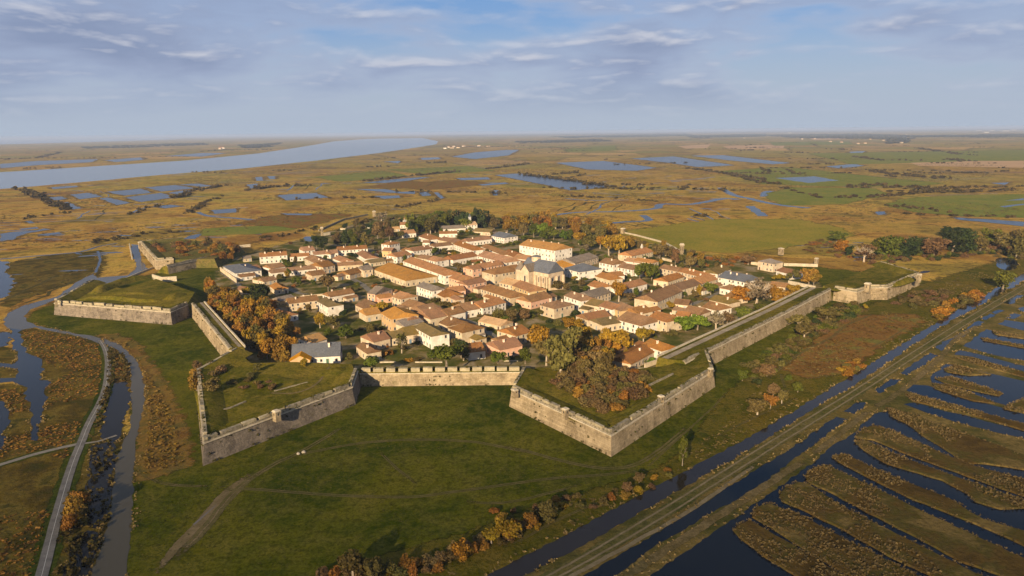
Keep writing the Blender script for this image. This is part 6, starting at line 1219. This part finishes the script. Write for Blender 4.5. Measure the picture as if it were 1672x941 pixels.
HED = [('z11', [440, 95, 560, 95, 700, 85, 850, 75]), ('z11', [800, 85, 1000, 60, 1200, 55, 1400, 50]), ('z11', [770, 150, 900, 160, 1060, 175]), ('z11', [1060, 185, 1220, 195]), ('z11', [820, 200, 1180, 215, 1500, 222, 1660, 235]), ('z11', [500, 25, 700, 30, 900, 25, 1100, 45]), ('z15', [640, 405, 760, 400, 960, 405]), ('z15', [600, 465, 760, 468, 900, 465]), ('z15', [900, 440, 1100, 440, 1400, 440, 1600, 430]),
 ('z15', [0, 345, 150, 385, 280, 400]), ('z15', [780, 320, 900, 335, 1100, 355, 1250, 365]), ('z15', [300, 210, 470, 214]), ('z15', [690, 235, 850, 255, 1070, 258]), ('z15', [1050, 185, 1300, 220]), ('z15', [500, 190, 680, 195]), ('z15', [1200, 250, 1400, 262]), ('z15', [60, 185, 190, 180]), ('z15', [880, 515, 1150, 540]), ('z14', [1080, 285, 1200, 300, 1330, 320, 1500, 350]), ('z14', [160, 315, 400, 345, 690, 390]), ('z14', [320, 320, 480, 310]), ('z14', [280, 170, 420, 175]), ('z14', [830, 130, 1000, 132, 1220, 120]), ('z14', [1350, 190, 1450, 185]), ('z14', [1080, 545, 1290, 555]), ('z14', [380, 438, 620, 445, 960, 470]),
 ('z13', [620, 325, 900, 295, 1160, 270]), ('z13', [0, 375, 150, 355, 350, 345]), ('z13', [680, 245, 780, 243]), ('z13', [1000, 222, 1110, 220]), ('z13', [1330, 255, 1500, 235, 1550, 225]), ('z13', [840, 470, 950, 445, 1060, 425]), ('z12', [1020, 500, 1150, 425, 1220, 400]), ('z12', [950, 420, 1080, 370, 1230, 345]), ('z12', [720, 500, 780, 470, 880, 455]), ('z12', [110, 365, 380, 480]), ('z12', [520, 660, 640, 640, 900, 590]), ('z12', [0, 545, 380, 490]),
 ('z13', [1080, 130, 1300, 135, 1550, 130]), ('z12', [560, 140, 800, 130, 960, 125]), ('z12', [1100, 160, 1250, 150, 1500, 150]), ('z12', [0, 205, 200, 195, 330, 165]), ('z12', [900, 155, 960, 152]), ('z1', [640, 250, 900, 225, 1200, 190]), ('r1', [400, 240, 700, 230, 1000, 180, 1280, 120])]
P_, H_, W_ = [], [], []
for _ in range(150):
    y = 1100 + 5200 * rnd.random() ** 1.3; x = rnd.uniform(-.75, .8) * y; a_ = rnd.choice((.15, -.25, 1.3)) + rnd.uniform(-.2, .2); L_ = rnd.uniform(60, 260)
    if x < 0 and rnd.random() < .55: continue
    c_ = np.array([x, y, 0]); t_ = npr.uniform(-.5, .5, int(L_ * .09)); q = c_ + np.stack([np.cos(a_) * t_ * L_, np.sin(a_) * t_ * L_, 0 * t_], 1) + np.concatenate([npr.normal(0, 3, (len(t_), 2)), np.zeros((len(t_), 1))], 1)
    if any(inpoly(x, y, P) for P in WATERPOLY): continue
    P_.append(q); H_.append(npr.uniform(2, 6, len(q))); W_.append(npr.uniform(5, 12, len(q)))
for reg, fl in HED:
    P = px(reg, fl); d = np.mean([p.length for p in P]); q = edge_pts(P, .16 if d < 2500 else .08, 2.5 + d * .0015, False); P_.append(q); s = 1 if d < 1200 else 1.6
    H_.append(npr.uniform(2, 5.5, len(q)) * s); W_.append(npr.uniform(4, 10, len(q)) * s)
scatter('hedgerows', np.concatenate(P_), np.concatenate(H_), np.concatenate(W_), SCRUBM, n=22)
WOOD = [('f', [1240, 221, 1400, 219, 1530, 223, 1480, 228, 1300, 226]), ('f', [1440, 229, 1480, 227, 1490, 234, 1450, 235]), ('f', [1500, 222, 1672, 219, 1672, 224, 1540, 226]), ('f', [840, 232, 980, 228, 1000, 231, 850, 235]), ('f', [900, 223, 1120, 219, 1140, 222, 930, 226]), ('f', [1120, 222, 1250, 219, 1250, 223, 1130, 226]), ('f', [130, 241, 330, 234, 340, 237, 150, 244]), ('f', [390, 238, 460, 234, 440, 241, 400, 243]), ('f', [1120, 215, 1672, 210.5, 1672, 213, 1150, 217.5]), ('f', [720, 221, 1120, 216, 1120, 218.5, 730, 223.5])]
P_ = [sample_poly(px(r_, l), .00045 if i < 8 else .00003) for i, (r_, l) in enumerate(WOOD)]
q = np.concatenate(P_); q = q[clump_filter(q, .004, -.6)]
scatter('woodland', q, npr.uniform(8, 15, len(q)), npr.uniform(25, 55, len(q)), leafmat('far_wood', (.035, .040, .018), (.06, .055, .024)), n=14)
WEEDS = np.array(WEEDS); WEEDS = WEEDS[clump_filter(WEEDS, .3, -.2)]
scatter('rampart_weeds', WEEDS, npr.uniform(.4, 1.3, len(WEEDS)), npr.uniform(.5, 1.8, len(WEEDS)), leafmat('wall_weeds', (.055, .058, .014), (.10, .088, .024)))
q = sample_poly(px('f', [215, 1000, 228, 800, 300, 780, 330, 770, 580, 668, 640, 640, 830, 668, 995, 752, 1100, 700, 1150, 650, 1120, 730, 1080, 765, 990, 800, 880, 830, 780, 870, 650, 905, 540, 941, 440, 1000]), .45); q = q[clump_filter(q, .07, .1) | clump_filter(q, .31, 1.1)]
scatter('meadow_tufts', q, npr.uniform(.08, .38, len(q)), npr.uniform(.3, 1.2, len(q)), leafmat('meadow_blades', (.022, .034, .003), (.085, .076, .012)), n=5)
# old salt-pan ditches in parallel sets
it_ = []
for c_ in range(70):
    y = 450 + 2400 * rnd.random() ** 1.5; x = rnd.uniform(-.8, .8) * y; a = rnd.uniform(-.7, .7) + (math.pi / 2 if rnd.random() < .3 else 0); sp_ = rnd.uniform(9, 24) * (1 + y / 2500)
    for j in range(rnd.randint(2, 6)):
        L = rnd.uniform(40, 150) * (1 + y / 2500); c = Vector((x - math.sin(a) * sp_ * j + rnd.uniform(-8, 8), y + math.cos(a) * sp_ * j, 0))
        pts_ = [c + Vector((math.cos(a), math.sin(a), 0)) * L * (t_ - .5) + Vector((rnd.uniform(-3, 3), rnd.uniform(-3, 3), 0)) for t_ in (0, .25, .5, .75, 1)]
        if any(inpoly(p.x, p.y, P) for p in pts_ for P in WATERPOLY + [FORTP]) or any(p.x > 240 + .12 * p.y and p.y < 700 for p in pts_): continue
        it_.append((smooth_line(pts_, False, 12), rnd.uniform(1.0, 2.6) * (1 + y / 2500), rnd.random() < .45))
for nm_, wet in (('ditches', False), ('wet_ditches', True)):
    v, f = [], []
    for P, w_, wt in it_:
        if wt != wet: continue
        b = len(v)
        for i, p in enumerate(P):
            d = P[min(i + 1, len(P) - 1)] - P[max(i - 1, 0)]; n_ = Vector((-d.y, d.x, 0)).normalized() * w_ * rnd.uniform(.35, .6)
            v += [(p.x + n_.x, p.y + n_.y, .03), (p.x - n_.x, p.y - n_.y, .03)]
        f += [[b + 2 * j + 1, b + 2 * j + 3, b + 2 * j + 2, b + 2 * j] for j in range(len(P) - 1)]
    link(nm_, mesh(nm_, v, f, LAGOON if wet else mottled('ditch_growth', [(.045, .038, .012), (.07, .055, .018)], .1, .8, (.03, .03, .01), .5)))['kind'] = 'structure'
# small pools strewn through the marsh
pv = []
pc = []
for _ in range(75):
    y_ = 450 + 2500 * rnd.random() ** 1.5; pc.append((rnd.uniform(-.8, .75) * y_, y_, rnd.uniform(-.5, .5)))
for _ in range(760):
    q_ = rnd.choice(pc); rr_ = 30 + q_[1] * .05; x, y = q_[0] + rnd.gauss(0, rr_ * 1.3), q_[1] + rnd.gauss(0, rr_)
    if y < 430: continue
    c = Vector((x, y, .052)); a = q_[2] + rnd.uniform(-.15, .15); L = rnd.uniform(2, 11) * (1 + y / 1800); W = L * rnd.uniform(.12, .4)
    if inpoly(x, y, FORTP) or any(inpoly(x, y, P) for P in WATERPOLY) or x > 250 + .1 * y: continue
    K = 12; pv.append([c + Vector((math.cos(a) * math.cos(t) * L - math.sin(a) * math.sin(t) * W, math.sin(a) * math.cos(t) * L + math.cos(a) * math.sin(t) * W, 0)) * rnd.uniform(.65, 1.1) for t in [i * math.tau / K for i in range(K)]])
    pv[-1] = [Vector((p.x + c.x * 0, p.y, .052)) for p in pv[-1]]
link('marsh_pools', polymesh('marsh_pools', pv, LAGOON))['kind'] = 'structure'

# ------------------------------------------------------------------ air, sky, light
hz, nt, b = newmat('haze_air'); nt.nodes.clear()
out = nt.nodes.new('ShaderNodeOutputMaterial'); pvn = nt.nodes.new('ShaderNodeVolumePrincipled')
pvn.inputs['Color'].default_value = (.47, .58, .80, 1); pvn.inputs['Density'].default_value = HAZE = 6.5e-5; pvn.inputs['Anisotropy'].default_value = 0.0
nt.links.new(pvn.outputs[0], out.inputs['Volume'])
v, f = quadbox(33000, 25000, -2, 108)
ho = link('haze', mesh('haze', v, f, hz), None, (0, 22000, 0)); ho['kind'] = 'stuff'

SUN_EL, SUN_AZ = R(19), R(20)   # shadows run away from the viewer, a little to the right
sd = Vector((math.sin(SUN_AZ) * math.cos(SUN_EL), math.cos(SUN_AZ) * math.cos(SUN_EL), -math.sin(SUN_EL)))  # travel direction of light
sun = bpy.data.lights.new('sun', 'SUN'); sun.energy = 5.0; sun.angle = R(.5); sun.color = (1, .79, .52)
so = bpy.data.objects.new('sun', sun); C.objects.link(so); so.rotation_euler = sd.to_track_quat('-Z', 'Y').to_euler(); so.location = (0, -50, 300)
w = bpy.data.worlds.new('World'); S.world = w; w.use_nodes = True; nt = w.node_tree; nt.nodes.clear(); k = NT(nt)
sky = k.n('ShaderNodeTexSky', sky_type='NISHITA'); sky.sun_disc = False; sky.sun_elevation = SUN_EL
sky.sun_rotation = math.pi + SUN_AZ; sky.air_density = 1.0; sky.dust_density = 1.2; sky.ozone_density = 1.5
tc = k.n('ShaderNodeTexCoord').outputs['Generated']
sp = k.n('ShaderNodeSeparateXYZ'); k.l(tc, sp.inputs[0])
cx = k.n('ShaderNodeCombineXYZ'); k.l(sp.outputs[0], cx.inputs[0]); k.l(sp.outputs[1], cx.inputs[1]); k.l(k.math('MULTIPLY', sp.outputs[2], 4.0), cx.inputs[2])
def cl(scale, off, det=5, rough=.55, dist=.25):
    mp = k.n('ShaderNodeMapping'); mp.inputs['Location'].default_value = off; k.l(cx.outputs[0], mp.inputs[0])
    return k.noise(mp.outputs[0], scale, det, rough, dist)
n1, n1b = cl(2.7, (.35, 1.7, .2), 4, .5), cl(2.7, (.35, 1.7, .26), 4, .5)
n2, n2b = cl(9, (3, 2, 0), 5, .5), cl(9, (3, 2, .026), 5, .5)
cover = k.math('ADD', k.math('MULTIPLY', n1, .68), k.math('MULTIPLY', n2, .32))
cover = k.math('MULTIPLY_ADD', sp.outputs[0], -.07, cover)
mask = k.ramp(cover, [(.40, 0.0), (.48, .7), (.57, 1.0)])
lit = k.math('ADD', k.math('MULTIPLY', k.math('SUBTRACT', n1, n1b), 1.2), k.math('MULTIPLY', k.math('SUBTRACT', n2, n2b), 1.8))
shade = k.ramp(lit, [(.05, 0.0), (.34, 1.0)])
thick = k.ramp(cover, [(.44, (4.1, 4.6, 5.9)), (.52, (3.2, 3.8, 5.3)), (.64, (2.4, 2.95, 4.4))])
ccol = k.mix(k.math('MULTIPLY', shade, .6), thick, (6.6, 6.6, 7.1))
hor = k.ramp(sp.outputs[2], [(.015, 0.0), (.045, .5), (.08, 1.0)])
mask = k.math('MULTIPLY', mask, k.math('MULTIPLY', hor, .94))
base = k.mix(.75, sky.outputs[0], k.ramp(sp.outputs[2], [(.0, (3.7, 4.4, 5.7)), (.07, (2.6, 3.7, 5.8)), (.17, (1.4, 2.9, 6.0)), (.7, (.7, 1.5, 3.6))]))
low = k.ramp(sp.outputs[2], [(.0, .95), (.05, .7), (.14, 0.0)])
base = k.mix(low, base, (4.0, 4.65, 5.7))
col = k.mix(mask, base, ccol)
bg = k.n('ShaderNodeBackground'); bg.inputs['Strength'].default_value = .052; k.l(col, bg.inputs[0])
wo = k.n('ShaderNodeOutputWorld'); k.l(bg.outputs[0], wo.inputs[0])

cm_, nt, b = newmat('shade_shell_veil'); nt.nodes.clear(); k = NT(nt)  # unseen thin shells, added behind the camera to dim the foreground gradually
out = k.n('ShaderNodeOutputMaterial'); d_ = k.n('ShaderNodeBsdfDiffuse'); d_.inputs[0].default_value = (.9, .9, .9, 1); t_ = k.n('ShaderNodeBsdfTransparent'); x_ = k.n('ShaderNodeMixShader'); x_.inputs[0].default_value = .058
k.l(t_.outputs[0], x_.inputs[1]); k.l(d_.outputs[0], x_.inputs[2]); k.l(x_.outputs[0], out.inputs[0])
bm = bmesh.new()
for i, hy in enumerate((60, 78, 96, 114, 134, 158)):
    zc_ = 1150 + 45 * i; t_ = (zc_) / math.tan(SUN_EL)
    c_ = Vector((rnd.uniform(-120, 120) - math.sin(SUN_AZ) * t_, 85 - math.cos(SUN_AZ) * t_, zc_))
    r_ = bmesh.ops.create_icosphere(bm, subdivisions=4, radius=1)
    for v_ in r_['verts']:
        w_ = 1 + .10 * math.sin(v_.co.x * 9 + i) * math.sin(v_.co.y * 7 + 2 * i)
        v_.co = Vector((v_.co.x * 620, v_.co.y * hy * w_, v_.co.z * 18)) + c_
me = bpy.data.meshes.new('foreground_shade_shells'); bm.to_mesh(me); bm.free(); me.materials.append(cm_)
link('foreground_shade_shells', me)['kind'] = 'structure'
vs = S.view_settings; vs.view_transform = 'Standard'; vs.look = 'None'; vs.exposure = 1.05; vs.gamma = 1; vs.use_curve_mapping = False
S.render.engine = 'CYCLES'; S.cycles.use_denoising = True
S.cycles.max_bounces = 5; S.cycles.diffuse_bounces = 2; S.cycles.glossy_bounces = 2; S.cycles.volume_bounces = 0; S.cycles.transparent_max_bounces = 16; S.cycles.sample_clamp_indirect = 4
